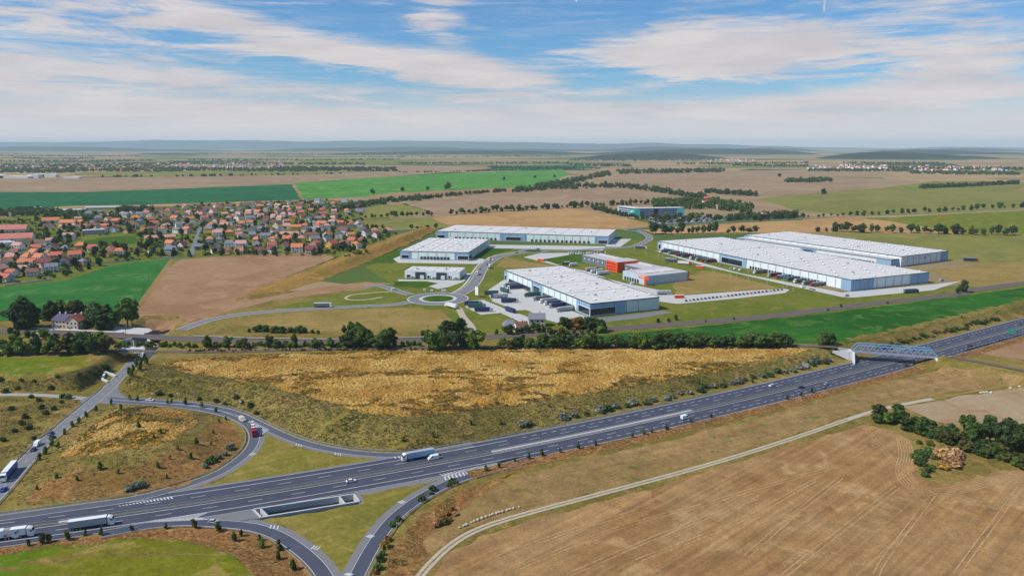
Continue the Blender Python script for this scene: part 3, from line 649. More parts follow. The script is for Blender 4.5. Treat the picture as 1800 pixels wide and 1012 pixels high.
# drainage chute beside the local road
b = MB(); p0, p1, p2, p3 = (GH(*q) for q in ((185,655),(204,662),(190,672),(180,668)))
for a_, c_ in ((p0,p3),(p3,p2),(p0,p1)): b.bar((*a_, H(*a_)+.4), (*c_, H(*c_)+.4), 1.2, 1.4)
tag(b.build('drainage_outlet', CONCW), 'white concrete drainage outlet on the bank left of the local road', 'culvert')
# ------------------------------------------------------------------ sunken concrete trench beside the motorway
tr = empty('concrete_trench', (0,0,0)); tag(tr, 'long sunken concrete trench between the motorway and the grass triangle', 'trench')
def wall_between(a, c, t, z0, z1, name, m=CONC):
    a, c = Vector((*a, 0)), Vector((*c, 0)); n = (c-a).normalized().cross(Vector((0,0,1)))*t/2
    b = MB(); b.add([(*(a-n).xy, z0), (*(a+n).xy, z0), (*(c+n).xy, z0), (*(c-n).xy, z0), (*(a-n).xy, z1), (*(a+n).xy, z1), (*(c+n).xy, z1), (*(c-n).xy, z1)], [(0,3,2,1),(4,5,6,7),(0,1,5,4),(1,2,6,5),(2,3,7,6),(3,0,4,7)]); return b.build(name, m, tr)
for i in range(4): wall_between(TR[i], TR[(i+1)%4], .8, LOW-6.6 if i != 3 else LOW-2.1, LOW+.55, 'wall')
nb_ = np.array([-_tl[1], _tl[0]])*5.; wall_between(np.array(TR[3])+nb_, np.array(TR[0])+nb_, .6, LOW-6.6, LOW-.3, 'wall')
k0 = np.array(TR[0])*.15+np.array(TR[3])*.85; k1 = np.array(TR[1])*.15+np.array(TR[2])*.85
wall_between(k0, k1, .7, LOW-6.6, LOW+.3, 'cross_wall')
k0 = np.array(TR[0])*.93+np.array(TR[3])*.07; k1 = np.array(TR[1])*.93+np.array(TR[2])*.07
wall_between(k0, k1, .7, LOW-6.6, LOW+.3, 'cross_wall')
b = MB(); b.add([(*TR[1], LOW-6.5), (*TR[2], LOW-6.5), (*(np.array(TR[3])+nb_), LOW-6.5), (*(np.array(TR[0])+nb_), LOW-6.5)], [(0,1,2,3)]); b.build('floor', mat('dark_trench_floor', (.02,.025,.028), .3), tr)  # floor coloured near black, far darker than the walls
e0 = np.array(TR[0]); dl = (np.array(TR[0])-np.array(TR[3])); dl /= np.hypot(*dl)
b = MB(); b.add([(*(np.array(TR[0])+dl*.5), LOW+.2), (*(np.array(TR[1])+dl*.5), LOW+.2), (*(np.array(TR[1])+dl*8), LOW+.2), (*(np.array(TR[0])+dl*8), LOW+.2)], [(0,1,2,3)]); b.build('cover_slab', ASPH3, tr)
sheet('paved_apron', [(300,905),(440,890),(448,897),(458,912),(380,912)], SHOUL, .03, level=LOW)
sheet('paved_apron', [(622,865),(632,886),(648,884),(700,860),(752,849),(795,834),(790,830),(700,846)], SHOUL, .028, level=LOW)
# ------------------------------------------------------------------ crash barriers
def guard(name, line, label, z=None, h=.75):
    L = resample(line, 4.); z_ = Hn(L[:,0], L[:,1]) if z is None else np.full(len(L), z)
    e = empty(name, (0,0,0)); tag(e, label, 'barrier', 'steel crash barriers')
    b = MB(); A = offset(L, -.12); B = offset(L, .12)
    for i in range(len(L)-1):
        p, q, r, s_ = (*A[i], z_[i]), (*A[i+1], z_[i+1]), (*B[i+1], z_[i+1]), (*B[i], z_[i])
        up = lambda v, d_: (v[0], v[1], v[2]+d_)
        b.add([up(x, d_) for d_ in (h-.32, h) for x in (p, q, r, s_)], [(0,3,2,1),(4,5,6,7),(0,1,5,4),(2,3,7,6)])
    b.build('rail_beam', STEEL, e)
    b = MB()
    for (x, y), zz in zip(L, z_): b.box((x, y, zz+h/2-.05), (.14, .14, h-.1))
    o = b.build('post', STEEL, e); o['kind'] = 'stuff'
for s_ in (-1, 1): guard('crash_barrier', offset(MW, s_*1.35), 'steel crash barrier on the %s edge of the motorway median' % ('near' if s_ < 0 else 'far'), LOW)
guard('crash_barrier', cut(offset(LOOP, -4.1), 55, 400), 'steel crash barrier round the yellow mound along the loop ramp', LOW)
guard('crash_barrier', offset(RAMP_UP, 4.2)[14:], 'steel crash barrier along the exit ramp below the reed bank', LOW)
guard('crash_barrier', cut(offset(MW, 16.), near_s(MW, 860, 790), 700), 'steel crash barrier along the far side of the motorway', LOW)
guard('crash_barrier', offset(LOWL, -4.2), 'steel crash barrier on the outer curve of the slip road', LOW)
guard('crash_barrier', offset(LOWR, -4.3), 'steel crash barrier on the outer side of the entry ramp', LOW)
guard('crash_barrier', offset(LOCAL, 4.8)[20:-16], 'steel crash barrier on the far side of the local road', LOW)
guard('crash_barrier', offset(LOCAL, -4.8)[6:40], 'steel crash barrier between the local road and the mound', LOW)
# ================================================================== estate roads
ISL = np.array(G(770,525,0)); 
def ring(name, c, r0_, r1_, z, m, parent=None, n=48):
    b = MB(); vs_ = []
    for i in range(n):
        a = 2*math.pi*i/n; vs_ += [(c[0]+r0_*math.cos(a), c[1]+r0_*math.sin(a), z), (c[0]+r1_*math.cos(a), c[1]+r1_*math.sin(a), z)]
    b.add(vs_, [(2*i, 2*i+1, (2*i+3) % (2*n), (2*i+2) % (2*n)) for i in range(n)]); o = b.build(name, m, parent)
    if parent is None: tag(o, kind='structure')
    return o
def disc(name, c, r, z, m, dome=0., parent=None):
    b = MB(); n = 40; vs_ = [(c[0], c[1], z+dome)]+[(c[0]+r*math.cos(2*math.pi*i/n), c[1]+r*math.sin(2*math.pi*i/n), z) for i in range(n)]
    b.add(vs_, [(0, 1+i, 1+(i+1) % n) for i in range(n)]); o = b.build(name, m, parent)
    if parent is None: tag(o, kind='structure')
    return o
def estate(name, pts, hw, dz=.10, m=ASPH3, kerb=True, walk=0.):
    L, o = road(name, pts, hw, m, z=0., dz=dz, edge=False, centre='dash' if hw > 3 else False)
    if kerb:
        b = MB()
        for s_ in (-1, 1):
            strip_mesh(b, L, s_*(hw+.45)-.45, s_*(hw+.45)+.45, dz+.12)
        if walk: strip_mesh(b, L, hw+2.5, hw+2.5+walk, dz+.05)
        b.build('kerb', CONC, o)
    return L
estate('estate_road', [(318,580),(345,570),(380,560),(430,552),(500,546),(580,541),(680,536.5),(722,531)], 4.2, .10)
estate('estate_road', [(808,517),(826,506),(838,492),(846,476),(857,463),(878,451),(905,446),(922,443)], 5.6, .11, walk=2.)
estate('estate_road', [(952,440),(1000,440),(1060,437),(1105,434),(1130,427),(1142,418),(1130,409),(1112,404),(1100,402)], 4.5, .11)
estate('estate_road', [(722,518),(700,512),(670,503),(640,503)], 4., .12)
estate('lane', [(806,541),(815,558),(826,570),(832,582)], 3., .10, GRAVEL, False)
estate('lane', [(690,512),(650,515),(615,519),(610,526),(640,527),(672,522)], 1.4, .09, GRAVEL, False)
estate('country_road', [(1100,402),(1160,398),(1240,393),(1330,388),(1420,384),(1510,380),(1650,374),(1800,366),(1950,360)], 4., .13, ASPH3, False)
estate('country_road', [(640,405),(700,404),(745,402)], 4., .13, ASPH3, False)
estate('field_path', [(232,552),(250,530),(275,495),(303,456)], 3.0, .10, STRIPF, False)
ring('roundabout', ISL, 18., 28., .14, ASPH3); ring('truck_apron', ISL, 14.6, 18., .20, CONC); ring('kerb_ring', ISL, 28., 29.2, .2, CONC)
disc('roundabout_island', ISL, 14.6, .25, LAWN2, 1.0)
I2 = np.array(G(938,441,0)); ring('roundabout', I2, 12., 21., .15, ASPH3); disc('roundabout_island', I2, 12., .2, LAWN2, .7)
I3 = np.array(G(1112,404,0)); ring('roundabout', I3, 10., 18., .15, ASPH3); disc('roundabout_island', I3, 10., .2, LAWN2, .7)
# yards
sheet('yard', [(855,512),(885,492),(905,500),(960,530),(1042,560),(1010,575),(960,562),(915,548),(880,535),(866,530)], YARD, .10, level=0)
sheet('yard', [(820,529),(850,527),(893,545),(960,562),(915,566),(880,550),(845,553),(818,540)], YARD, .11, level=0)
sheet('green_bed', [(893,546),(920,545),(955,556),(938,560)], LAWN, .15, level=0)
sheet('yard', [(691,455),(703,450),(850,455),(850,462),(835,464),(700,462)], YARD, .09, level=0)
sheet('yard', [(700,491),(812,493),(822,480),(829,481),(815,495),(790,504),(770,508),(740,499),(700,495)], YARD, .09, level=0)
sheet('hall_shadow_sheet', [(1042,560),(1164,547),(1185,549),(1120,560),(1060,566)], ASPH3, .11, level=0)  # dark sheet painting the warehouse's cast shadow around its end wall
sheet('yard', [(920,452),(950,445),(1045,444),(1060,452),(1000,455),(955,456),(1000,473),(1100,498),(1160,510),(1190,520),(1300,512),(1375,507),(1388,509),(1380,515),(1290,525),(1190,534),(1160,530),(1040,478),(985,468)], YARD, .08, level=0)
sheet('yard', [(1150,440),(1160,442),(1300,480),(1480,514),(1640,500),(1690,494),(1640,510),(1500,523),(1480,522),(1380,500),(1240,468)], YARD, .09, level=0)
sheet('yard', [(1060,420),(1110,420),(1090,434),(1066,434)], YARD, .07, level=0)
sheet('yard', [(850,430),(1065,433),(1060,440),(850,436)], YARD, .07, level=0)
sheet('car_park', [(1130,378),(1262,380),(1275,388),(1150,396)], ASPH3, .12, level=0)
sheet('dry_lot', [(1180,498),(1235,476),(1260,478),(1375,507),(1290,512),(1190,518)], DRYG, .10, level=0)
sheet('dry_lot', [(868,468),(890,452),(920,458),(985,468),(900,474)], DRYG, .06, level=0)
sheet('young_lawn', [(628,462),(690,432),(705,448),(690,463)], LAWN2, .06, level=0)
sheet('young_lawn', [(845,437),(880,431),(905,438),(870,447),(850,455),(826,458)], LAWN2, .06, level=0)
sheet('young_lawn', [(950,457),(1000,447),(1045,446),(1050,458),(990,465)], LAWN2, .12, level=0)
sheet('young_lawn', [(690,494),(745,494),(772,498),(740,506),(690,503)], LAWN2, .10, level=0)
# ================================================================== warehouses
def rib_mat(name, col, pitch=1.1, amt=.10, rough=.55, metal=.0):
    m = bpy.data.materials.new(name); m.use_nodes = True; t = NT(m.node_tree); b = t.n['Principled BSDF']; b.inputs['Roughness'].default_value = rough; b.inputs['Metallic'].default_value = metal; b.inputs['Specular IOR Level'].default_value = .3
    tc = t.new('ShaderNodeTexCoord').outputs['Object']; s = t.new('ShaderNodeSeparateXYZ'); t.l.new(tc, s.inputs[0])
    p = t.math('ADD', t.math('ABSOLUTE', t.math('SUBTRACT', t.math('FRACT', t.math('DIVIDE', s.outputs[0], pitch)), .5)), t.math('ABSOLUTE', t.math('SUBTRACT', t.math('FRACT', t.math('DIVIDE', s.outputs[1], pitch)), .5)))
    g = t.math('MULTIPLY', t.ramp(p, .2, .8, 1-amt, 1+amt), t.ramp(t.noise(tc, .12, 5), .3, .7, .93, 1.06, False)); gc = t.new('ShaderNodeCombineColor'); [t.l.new(g, gc.inputs[i]) for i in range(3)]
    t.l.new(t.mix(1, c4(col), gc.outputs[0], 'MULTIPLY'), b.inputs['Base Color']); MATS[name] = m; return m
CLAD = rib_mat('pale_green_cladding', (.66,.75,.72)); CLADB = rib_mat('blue_cladding', (.25,.39,.54)); CLADG = rib_mat('grey_cladding', (.48,.55,.60)); CLADD = rib_mat('dark_grey_cladding', (.17,.19,.23))
CLADW = rib_mat('silver_cladding', (.70,.75,.75)); ROOFW = mat('white_roof_sheet', (.64,.615,.58), .7, var=.16, vscale=.07); ROOFG = mat('grey_roof_sheet', (.50,.48,.48), .7, var=.08, vscale=.05)
TRIM = mat('dark_fascia', (.035,.06,.075), .5); GLASS = mat('dark_glass', (.012,.018,.035), .12, spec=.6); FRAME = mat('white_frame', (.75,.76,.76), .6)
DOCK = mat('dock_door', (.04,.05,.075), .6); SKYL = mat('skylight_plastic', (.90,.91,.92), .35); UPST = mat('skylight_upstand', (.22,.22,.23), .8); SEAM = mat('roof_seam', (.50,.49,.47), .8)
ORNG = mat('orange_cladding', (.80,.085,.015), .55, var=.05); TURQ = mat('turquoise_cladding', (.13,.72,.58), .6, var=.05)
def frame_of(fl, f):
    a, c = np.array(G(*fl)), np.array(G(*f)); d = c-a; L = np.hypot(*d); return a, d/L, L, math.atan2(d[1], d[0])
def depth_of(fl, f, back, h):
    """depth of a hall from a roof corner seen behind its front edge"""
    a, d, L, rz = frame_of(fl, f); p = np.array(G(*back, h)); n = np.array([-d[1], d[0]]); return float((p-a)@n), float((p-a)@d)
def hall(name, label, fl, f, W, h, wall, roof=ROOFW, corners=CLADB, seams=3, lights=(10,2), lsize=(2.6,1.8), trim=True, panels=(), doors=(), wins=(), rpanels=(), rwins=(), pitch=.0):
    a, d, L, rz = frame_of(fl, f); e = empty(name, (a[0], a[1], 0), rz); tag(e, label, 'warehouse')
    m_ = MB(); m_.box((L/2, W/2, h/2), (L, W, h-.01)); m_.build('wall', wall, e)
    m_ = MB(); m_.add([(.5,.5,h+.15),(L-.5,.5,h+.15),(L-.5,W-.5,h+.15),(.5,W-.5,h+.15),(.5,W/2,h+.15+pitch),(L-.5,W/2,h+.15+pitch)], [(0,1,5,4),(4,5,2,3),(0,4,3),(1,2,5)]); ro = m_.build('roof', roof, e)
    if trim:
        m_ = MB(); t = .7
        for c_, s_ in (((L/2,-.05,h-.1),(L+.3,.5,t)), ((L/2,W+.05,h-.1),(L+.3,.5,t)), ((-.05,W/2,h-.1),(.5,W-.5,t)), ((L+.05,W/2,h-.1),(.5,W-.5,t))): m_.box(c_, s_)
        m_.build('fascia', TRIM, e)
    zr = lambda y: h+.15+pitch*(1-abs(y-W/2)/(W/2))
    for k in range(1, seams+1):
        x = L*k/(seams+1); m_ = MB(); m_.bar((x, .6, zr(.6)+.1), (x, W/2, zr(W/2)+.1), .6, .25); m_.bar((x, W/2, zr(W/2)+.1), (x, W-.6, zr(.6)+.1), .6, .25); m_.build('roof_seam', SEAM, ro)
    nx, ny = lights; lm = MB(); lm.box((0,0,.22), (lsize[0]+.5, lsize[1]+.5, .44), 1); lm.box((0,0,.7), (lsize[0], lsize[1], .5), 0, 0, .7); lme = lm.mesh('skylight', [SKYL, UPST])
    for i in range(nx):
        for j in range(ny):
            y = W*(j+.5)/ny+(.06*W if i % 2 else -.06*W); o = bpy.data.objects.new('skylight', lme); o.location = (L*(i+.5)/nx, y, zr(y)); link(o, ro)
    for x0, x1 in panels:
        m_ = MB(); m_.box(((x0+x1)/2, -.12, (h-.6)/2), (x1-x0, .3, h-.6)); m_.build('cladding_panel', corners, e)
    for y0, y1 in rpanels:
        m_ = MB(); m_.box((L+.12, (y0+y1)/2, (h-.6)/2), (.3, y1-y0, h-.6)); m_.build('cladding_panel', corners, e)
    for x0, x1, z0, z1 in doors:
        m_ = MB(); m_.box(((x0+x1)/2, -.30, (z0+z1)/2), (x1-x0, .5, z1-z0)); m_.build('dock_door', DOCK, e)
    for x0, x1, z0, z1 in wins:
        m_ = MB(); m_.box(((x0+x1)/2, -.32, (z0+z1)/2), (x1-x0, .5, z1-z0)); wo = m_.build('window', FRAME, e)
        m_ = MB(); m_.box(((x0+x1)/2, -.36, (z0+z1)/2), (x1-x0-.9, .52, z1-z0-.9)); m_.build('pane', GLASS, wo)
    for y0, y1, z0, z1 in rwins:
        m_ = MB(); m_.box((L+.32, (y0+y1)/2, (z0+z1)/2), (.5, y1-y0, z1-z0)); wo = m_.build('window', FRAME, e)
        m_ = MB(); m_.box((L+.36, (y0+y1)/2, (z0+z1)/2), (.52, y1-y0-.9, z1-z0-.9)); m_.build('pane', GLASS, wo)
    dp = MB(); dp.box((0,0,(h-.8)/2), (.22,.22,h-.8)); dpm = dp.mesh('downpipe', UPST)
    for k in range(1, int(L/12)): o = bpy.data.objects.new('downpipe', dpm); o.location = (k*12., -.42, 0); link(o, e)
    for k in range(1, int(W/12)): o = bpy.data.objects.new('downpipe', dpm); o.location = (L+.42, k*12., 0); link(o, e)
    pl = MB(); pl.box((L/2, -.1, .35), (L+.2, .3, .7)); pl.box((L+.1, W/2, .35), (.3, W, .7)); pl.build('plinth', UPST, e)
    hu = MB(); hu.box((0,0,.7), (2.4,1.8,1.4)); hu.cyl((0,0,1.4), .6, .3, 8); hum = hu.mesh('roof_unit', STEEL)
    for k in range(max(2, int(L/45))): o = bpy.data.objects.new('roof_unit', hum); o.location = (L*(k+.4)/max(2, int(L/45)), W*(.3+.4*((k*7) % 3)/2), zr(W*.3)); link(o, ro)
    return e, L
def row(x0, x1, n, w_=3., z0=.9, z1=4.2): return [(x0+(x1-x0)*(i+.5)/n-w_/2, x0+(x1-x0)*(i+.5)/n+w_/2, z0, z1) for i in range(n)]
LA = frame_of((887,493),(1037,557))[2]; WA = depth_of((887,493),(1037,557),(988,469),11.5)[0]; wA2 = float((np.array(G(1163,546))-np.array(G(1037,557)))@np.array([-frame_of((887,493),(1037,557))[1][1], frame_of((887,493),(1037,557))[1][0]]))
WA = wA2
hA, _ = hall('warehouse', 'pale green warehouse with blue corners and navy lorries docked, nearest the railway', (887,493),(1037,557), WA, 11.5, CLAD, seams=3, lights=(8,5),
     panels=[(-.2,8),(LA*.37,LA*.50),(LA-24,LA+.2)], doors=row(12,LA*.36,13)+row(LA*.51,LA-28,26,2.6), wins=[(1.5,6.5,1,7),(LA*.395,LA*.475,1,8.2),(LA-20,LA+.35,.8,7.4)], rpanels=[(-.2,WA*.50)], rwins=[(-.35,WA*.36,.8,7.4)])
LB = frame_of((1156,438),(1495,512))[2]; WB = float((np.array(G(1632.7,497.6))-np.array(G(1495,512)))@np.array([-frame_of((1156,438),(1495,512))[1][1], frame_of((1156,438),(1495,512))[1][0]]))
hB, _ = hall('warehouse', 'very long white roofed warehouse with grey blue ends and lorries backed along it', (1156,438),(1495,512), WB, 11.5, CLADW, seams=2, lights=(22,5),
     panels=[(-.2,9),(LB*.40,LB*.545),(LB-12,LB+.2)], doors=row(14,LB*.38,26,2.8)+row(LB*.56,LB-30,26,2.8), wins=[(2,8,1,8),(LB*.41,LB*.525,1,8.5)], rpanels=[(-.2,WB*.28),(WB*.76,WB+.2)])
fC = ((1308,428),(1583,469)); LC = frame_of(*fC)[2]; WC = 1.16*float((np.array(G(1679,463))-np.array(G(*fC[1])))@np.array([-frame_of(*fC)[1][1], frame_of(*fC)[1][0]]))
hC, _ = hall('warehouse', 'long warehouse with lower dock wing and white banner on its end wall', fC[0], fC[1], WC, 12.5, CLADW, seams=2, lights=(20,4), panels=[(-.2,8)], rpanels=[(WC*.84,WC+.2)], doors=[])
# dock wing of that hall
m_ = MB(); m_.box((LC/2-2, -7.5, 4.6), (LC-2, 15, 9.2)); m_.build('dock_wing', CLADW, hC)
m_ = MB(); m_.box((LC/2-2, -7.6, 9.4), (LC-1.6, 15.4, .5)); m_.build('dock_roof', ROOFG, hC)
m_ = MB(); m_.box((LC/2-2, -15.2, 9.0), (LC-1.4, .5, .6)); m_.box((LC-2.7, -7.6, 9.0), (.5, 15.6, .6)); m_.build('fascia', TRIM, hC)
for x0, x1 in ((0,LC*.06),(LC*.46,LC*.56),(LC*.91,LC-3)):
    m_ = MB(); m_.box(((x0+x1)/2, -15.1, 4.2), (x1-x0, .3, 8.4)); m_.build('cladding_panel', CLADB, hC)
m_ = MB(); m_.box((LC-2.9, -7.5, 4.2), (.3, 15, 8.4)); m_.build('cladding_panel', CLADB, hC)
for x0, x1, z0, z1 in row(LC*.10,LC*.45,20,3.)+row(LC*.58,LC*.9,20,3.)+[(LC*.48,LC*.54,1,7)]:
    m_ = MB(); m_.box(((x0+x1)/2, -15.3, (z0+z1)/2), (x1-x0, .5, z1-z0)); m_.build('dock_door', DOCK, hC)
# banner on the end wall: a pale sheet with lines of small print and a dark emblem
BAN = mat('banner_sheet', (.62,.70,.80), .6); INK = mat('banner_ink', (.10,.11,.24), .7)
m_ = MB(); m_.box((LC+.25, WC*.37, 8.4), (.12, WC*.50, 4.4)); bn_ = m_.build('banner', BAN, hC)
m_ = MB()
for (y0, y1, z, t) in ((.22,.32,9.2,.25),(.20,.43,8.2,.25),(.545,.60,9.3,.5)): m_.box((LC+.34, WC*(y0+y1)/2, z), (.06, WC*(y1-y0), t))
m_.build('print', INK, bn_)
m_ = MB(); y = WC*.49; m_.add([(LC+.36, y-2.2, 7.0), (LC+.36, y+2.4, 7.0), (LC+.36, y+.3, 10.2), (LC+.36, y-.5, 10.2), (LC+.36, y-.9, 7.6), (LC+.36, y+1.2, 7.6), (LC+.36, y+.1, 9.2)], [(0,1,5,4),(1,2,6,5),(2,3,6),(3,0,4,6)]); m_.build('emblem', INK, bn_)
fD = ((766.5,419.5),(1069,430)); LD = frame_of(*fD)[2]; WD = depth_of(*fD, (785.5,395), 12)[0]
hall('warehouse', 'long white roofed warehouse behind the small roundabout, backed by the tan field', fD[0], fD[1], WD, 12, CLAD, seams=10, lights=(1,1), lsize=(.8,.6), panels=[(-.2,20),(LD*.385,LD*.54),(LD-20,LD+.2)],
     doors=row(30,LD*.37,11,3.)+row(LD*.56,LD-26,14,3.), wins=[(2,15,1,6.5),(LD*.42,LD*.51,1.2,7),(LD-15,LD-1,1,6.5)])
fE = ((703.7,455.4),(823.5,458.5)); LE = frame_of(*fE)[2]; WE = depth_of(*fE, (847,420), 10.5)[0]
hall('warehouse', 'square pale warehouse with rows of bright skylights beside the long hall', fE[0], fE[1], WE, 10.5, CLAD, seams=4, lights=(9,5), lsize=(5,3), panels=[(-.2,15),(LE-18,LE+.2)], doors=row(26,LE-24,9,3.), wins=[(1.5,12,1,6),(LE-14,LE+.35,1,6.5)], rpanels=[(-.2,20)], rwins=[(-.35,17,1,6.5)])
fF = ((711.5,489.5),(808,492)); LF = frame_of(*fF)[2]; WF = depth_of(*fF, (812.8,470), 8.5)[0]
eF, _ = hall('workshop', 'small silver industrial unit with two big dark glass bays above the large roundabout', fF[0], fF[1], WF, 8.5, CLADW, seams=0, lights=(5,2), trim=False, roof=ROOFW, panels=[],
     doors=[(LF*.20,LF*.38,.3,7.6),(LF*.58,LF*.76,.3,7.6)], wins=[(2,6.5,1,5),(LF*.12,LF*.17,1,3),(LF*.41,LF*.46,.5,4.5),(LF*.50,LF*.56,1,3),(LF*.79,LF*.84,.5,4.8),(LF*.9,LF*.97,1,3)], rwins=[(3,7,1,7)])
for x in (.32, .70):
    m_ = MB(); m_.box((LF*x, -.7, 2.3), (4.4, .4, 4.2)); m_.build('roller_door', FRAME, eF)
# ------------------------------------------------------------------ orange and grey depot
fG = ((1094.5,491),(1135,501.5)); aG, dG, LG, rzG = frame_of(*fG); nG = np.array([-dG[1], dG[0]]); WG = float((np.array(G(1219,495))-np.array(G(1135,501.5)))@nG)
dep = empty('logistics_depot', (aG[0], aG[1], 0), rzG); tag(dep, 'grey logistics depot with bright orange office block and orange sign stripe', 'depot')
def dbox(name, x0, x1, y0, y1, h, m, roof=ROOFG, z0=0.):
    q = MB(); q.box(((x0+x1)/2, (y0+y1)/2, (z0+h)/2), (x1-x0, y1-y0, h-z0)); o = q.build(name, m, dep)
    q = MB(); q.box(((x0+x1)/2, (y0+y1)/2, h+.15), (x1-x0-.6, y1-y0-.6, .3)); q.build('roof', roof, o); return o
HG = 9.5
def loc(u, v, z=0.): p = np.array(G(u, v, z))-aG; return float(p@dG), float(p@nG)
dbox('hall_block', 0, LG, 0, WG, HG, CLADG)
bx0, by0 = loc(1040,459); bx1, by1 = loc(1096,438.6, 10); wx, wy = loc(1067,475); ox1, oy1 = loc(1094,474.5)
WING0 = WG*.50
dbox('long_wing', bx0, 0-.05, WING0, WG-.4, HG-.6, CLADD)
dbox('office_block', min(wx,ox1)-2, min(wx,ox1)+20, min(wy,oy1), WING0-.05 if WING0 > oy1 else oy1+14, HG+2.5, ORNG, ROOFG)
ob0 = min(wx,ox1)-2; oby = min(wy,oy1)
m_ = MB(); m_.box((LG-3.5, -.15, HG-1.6), (18, .35, 2.6)); m_.build('sign_stripe', ORNG, dep)
m_ = MB(); m_.box((LG-.8, -.2, HG/2), (3.2, .45, HG)); m_.build('orange_corner', ORNG, dep)
m_ = MB(); m_.box((LG+.15, WG-.8, HG/2+.3), (.45, 2.2, HG+.6)); m_.build('orange_corner', ORNG, dep)
m_ = MB()
for k in range(9): m_.box((LG-11.5+k*1.05+(.25 if k > 4 else 0), -.36, HG-1.5), (.7, .1, .9+.3*((k*7) % 3)))
m_.build('sign_lettering', FRAME, dep)
for k in range(6):
    m_ = MB(); m_.box((LG*.12+k*LG*.11, -.2, 2.4), (2.6, .5, 3.6)); m_.build('dock_door', DOCK, dep)
for j in range(3):
    for k in range(4):
        m_ = MB(); m_.box((ob0+20.2, oby+2.0+k*((WING0-oby-4)/4 if WING0 > oby+8 else 3)+1, 2.4+j*3.4), (.5, 2., 1.1)); m_.build('window', GLASS, dep)
        m_ = MB(); m_.box((ob0+3.2+k*4.4, oby-.1, 2.4+j*3.4), (2., .5, 1.1)); m_.build('window', GLASS, dep)
for k in range(12):
    m_ = MB(); m_.box((bx0+6+k*(abs(bx0)-10)/12, WING0-.1, 5.2), (1.8, .5, 1.6)); m_.build('window', FRAME, dep)
for q in ((.12,.5),(.55,.9)):
    m_ = MB(); m_.box((LG*.5+0, WG*(q[0]+q[1])/2, HG+.6), (LG*.35, WG*(q[1]-q[0])*.9, .5)); m_.build('roof_light', ROOFW, dep)
m_ = MB(); m_.box((bx0/2, WG-9, HG), (abs(bx0)*.85, 3., .8)); m_.build('roof_light', ROOFW, dep)
# ------------------------------------------------------------------ turquoise office
fH = ((1085,377),(1118,381.5)); aH, dH, LH, rzH = frame_of(*fH)
off = empty('office_building', (aH[0], aH[1], 0), rzH); tag(off, 'four storey glass office with turquoise end walls behind a leafy car park', 'office building')
pH = np.array(G(1200,380))-aH; nH = np.array([-dH[1], dH[0]]); bxE, byE = float(pH@dH), float(pH@nH)
HH = 17.
OFFG = mat('office_glass', (.05,.075,.13), .2, spec=.6, var=.2, vscale=.2); OFFW = mat('office_band', (.44,.52,.62), .6)
m_ = MB(); m_.box((LH/2, 9, HH/2), (LH, 18, HH)); m_.build('west_wing', OFFW, off)
ang2 = math.atan2(byE, bxE-LH); l2 = math.hypot(bxE-LH, byE); ca, sa = math.cos(ang2), math.sin(ang2)
def along(t, o_, z): return (LH+ca*t-sa*o_, sa*t+ca*o_, z)
m_ = MB(); m_.box(along(l2/2, 9, HH/2), (l2, 18, HH), 0, ang2); m_.build('main_wing', OFFW, off)
m_ = MB(); m_.box(along(l2/2, 9, HH+.4), (l2+3, 20, .8), 0, ang2); m_.box((LH/2, 9, HH+.3), (LH+2, 20, .7)); m_.build('roof', ROOFW, off)
for j in range(4):
    for k in range(12):
        m_ = MB(); m_.box(along(6+(l2-16)*(k+.5)/12, -.1, 2.6+j*4.1), ((l2-16)/12-.9, .5, 2.), 0, ang2); m_.build('window', OFFG, off)
    m_ = MB(); m_.box((LH*.5, -.1, 2.6+j*4.1), (LH*.8, .5, 1.9)); m_.build('window', OFFG, off)
m_ = MB(); m_.box(along(1.5, -.35, HH/2+.3), (13, .9, HH+1.), 0, ang2); m_.build('turquoise_wall', TURQ, off)
m_ = MB(); m_.box((LH*.80, -.35, HH*.4), (LH*.16, .7, HH*.8)); m_.build('turquoise_wall', TURQ, off)
m_ = MB(); m_.box(along(l2-5, -.35, HH/2+.3), (16, .9, HH+1.), 0, ang2); m_.build('turquoise_wall', TURQ, off)
m_ = MB(); m_.box(along(l2*.42, -.3, HH/2), (10, .7, HH-1), 0, ang2); m_.build('glass_bay', GLASS, off)
# ================================================================== vehicles
TYRE = mat('tyre_rubber', (.018,.018,.02), .9); CHAS = mat('chassis_black', (.025,.025,.03), .7); LAMP = mat('lamp_glass', (.55,.5,.45), .3); REDL = mat('tail_lamp', (.45,.02,.02), .3)
PC = {}
def paint(name, c, rough=.35):
    if name not in PC: PC[name] = mat('paint_'+name, c, rough, spec=.5)
    return PC[name]
COLS = dict(white=(.80,.80,.80), silver=(.45,.47,.50), grey=(.20,.21,.23), black=(.02,.02,.025), navy=(.025,.035,.13), blue=(.03,.09,.42), lightblue=(.30,.46,.62), red=(.42,.02,.025), darkred=(.16,.025,.03),
            green=(.03,.12,.09), yellow=(.75,.42,.05), orange=(.75,.10,.02), cream=(.68,.62,.48), slate=(.10,.13,.20), palegrey=(.36,.38,.42))
for k, v in COLS.items(): paint(k, v, .55 if k in ('navy','green','slate','palegrey','lightblue','grey') else .38)
def cached(fn):
    store = {}
    def g(*a):
        if a not in store: store[a] = fn(*a)
        return store[a]
    return g
@cached
def wheel_mesh(r, w_):
    m_ = MB(); m_.cyl((0,0,0), r, w_, 12, 0, 'y'); m_.cyl((0,0,0), r*.55, w_*1.04, 8, 1, 'y'); return m_.mesh('wheel', [TYRE, STEEL])
def wheel(parent, x, y, r, w_):
    o = bpy.data.objects.new('wheel', wheel_mesh(r, w_)); o.location = (x, y, r); link(o, parent)
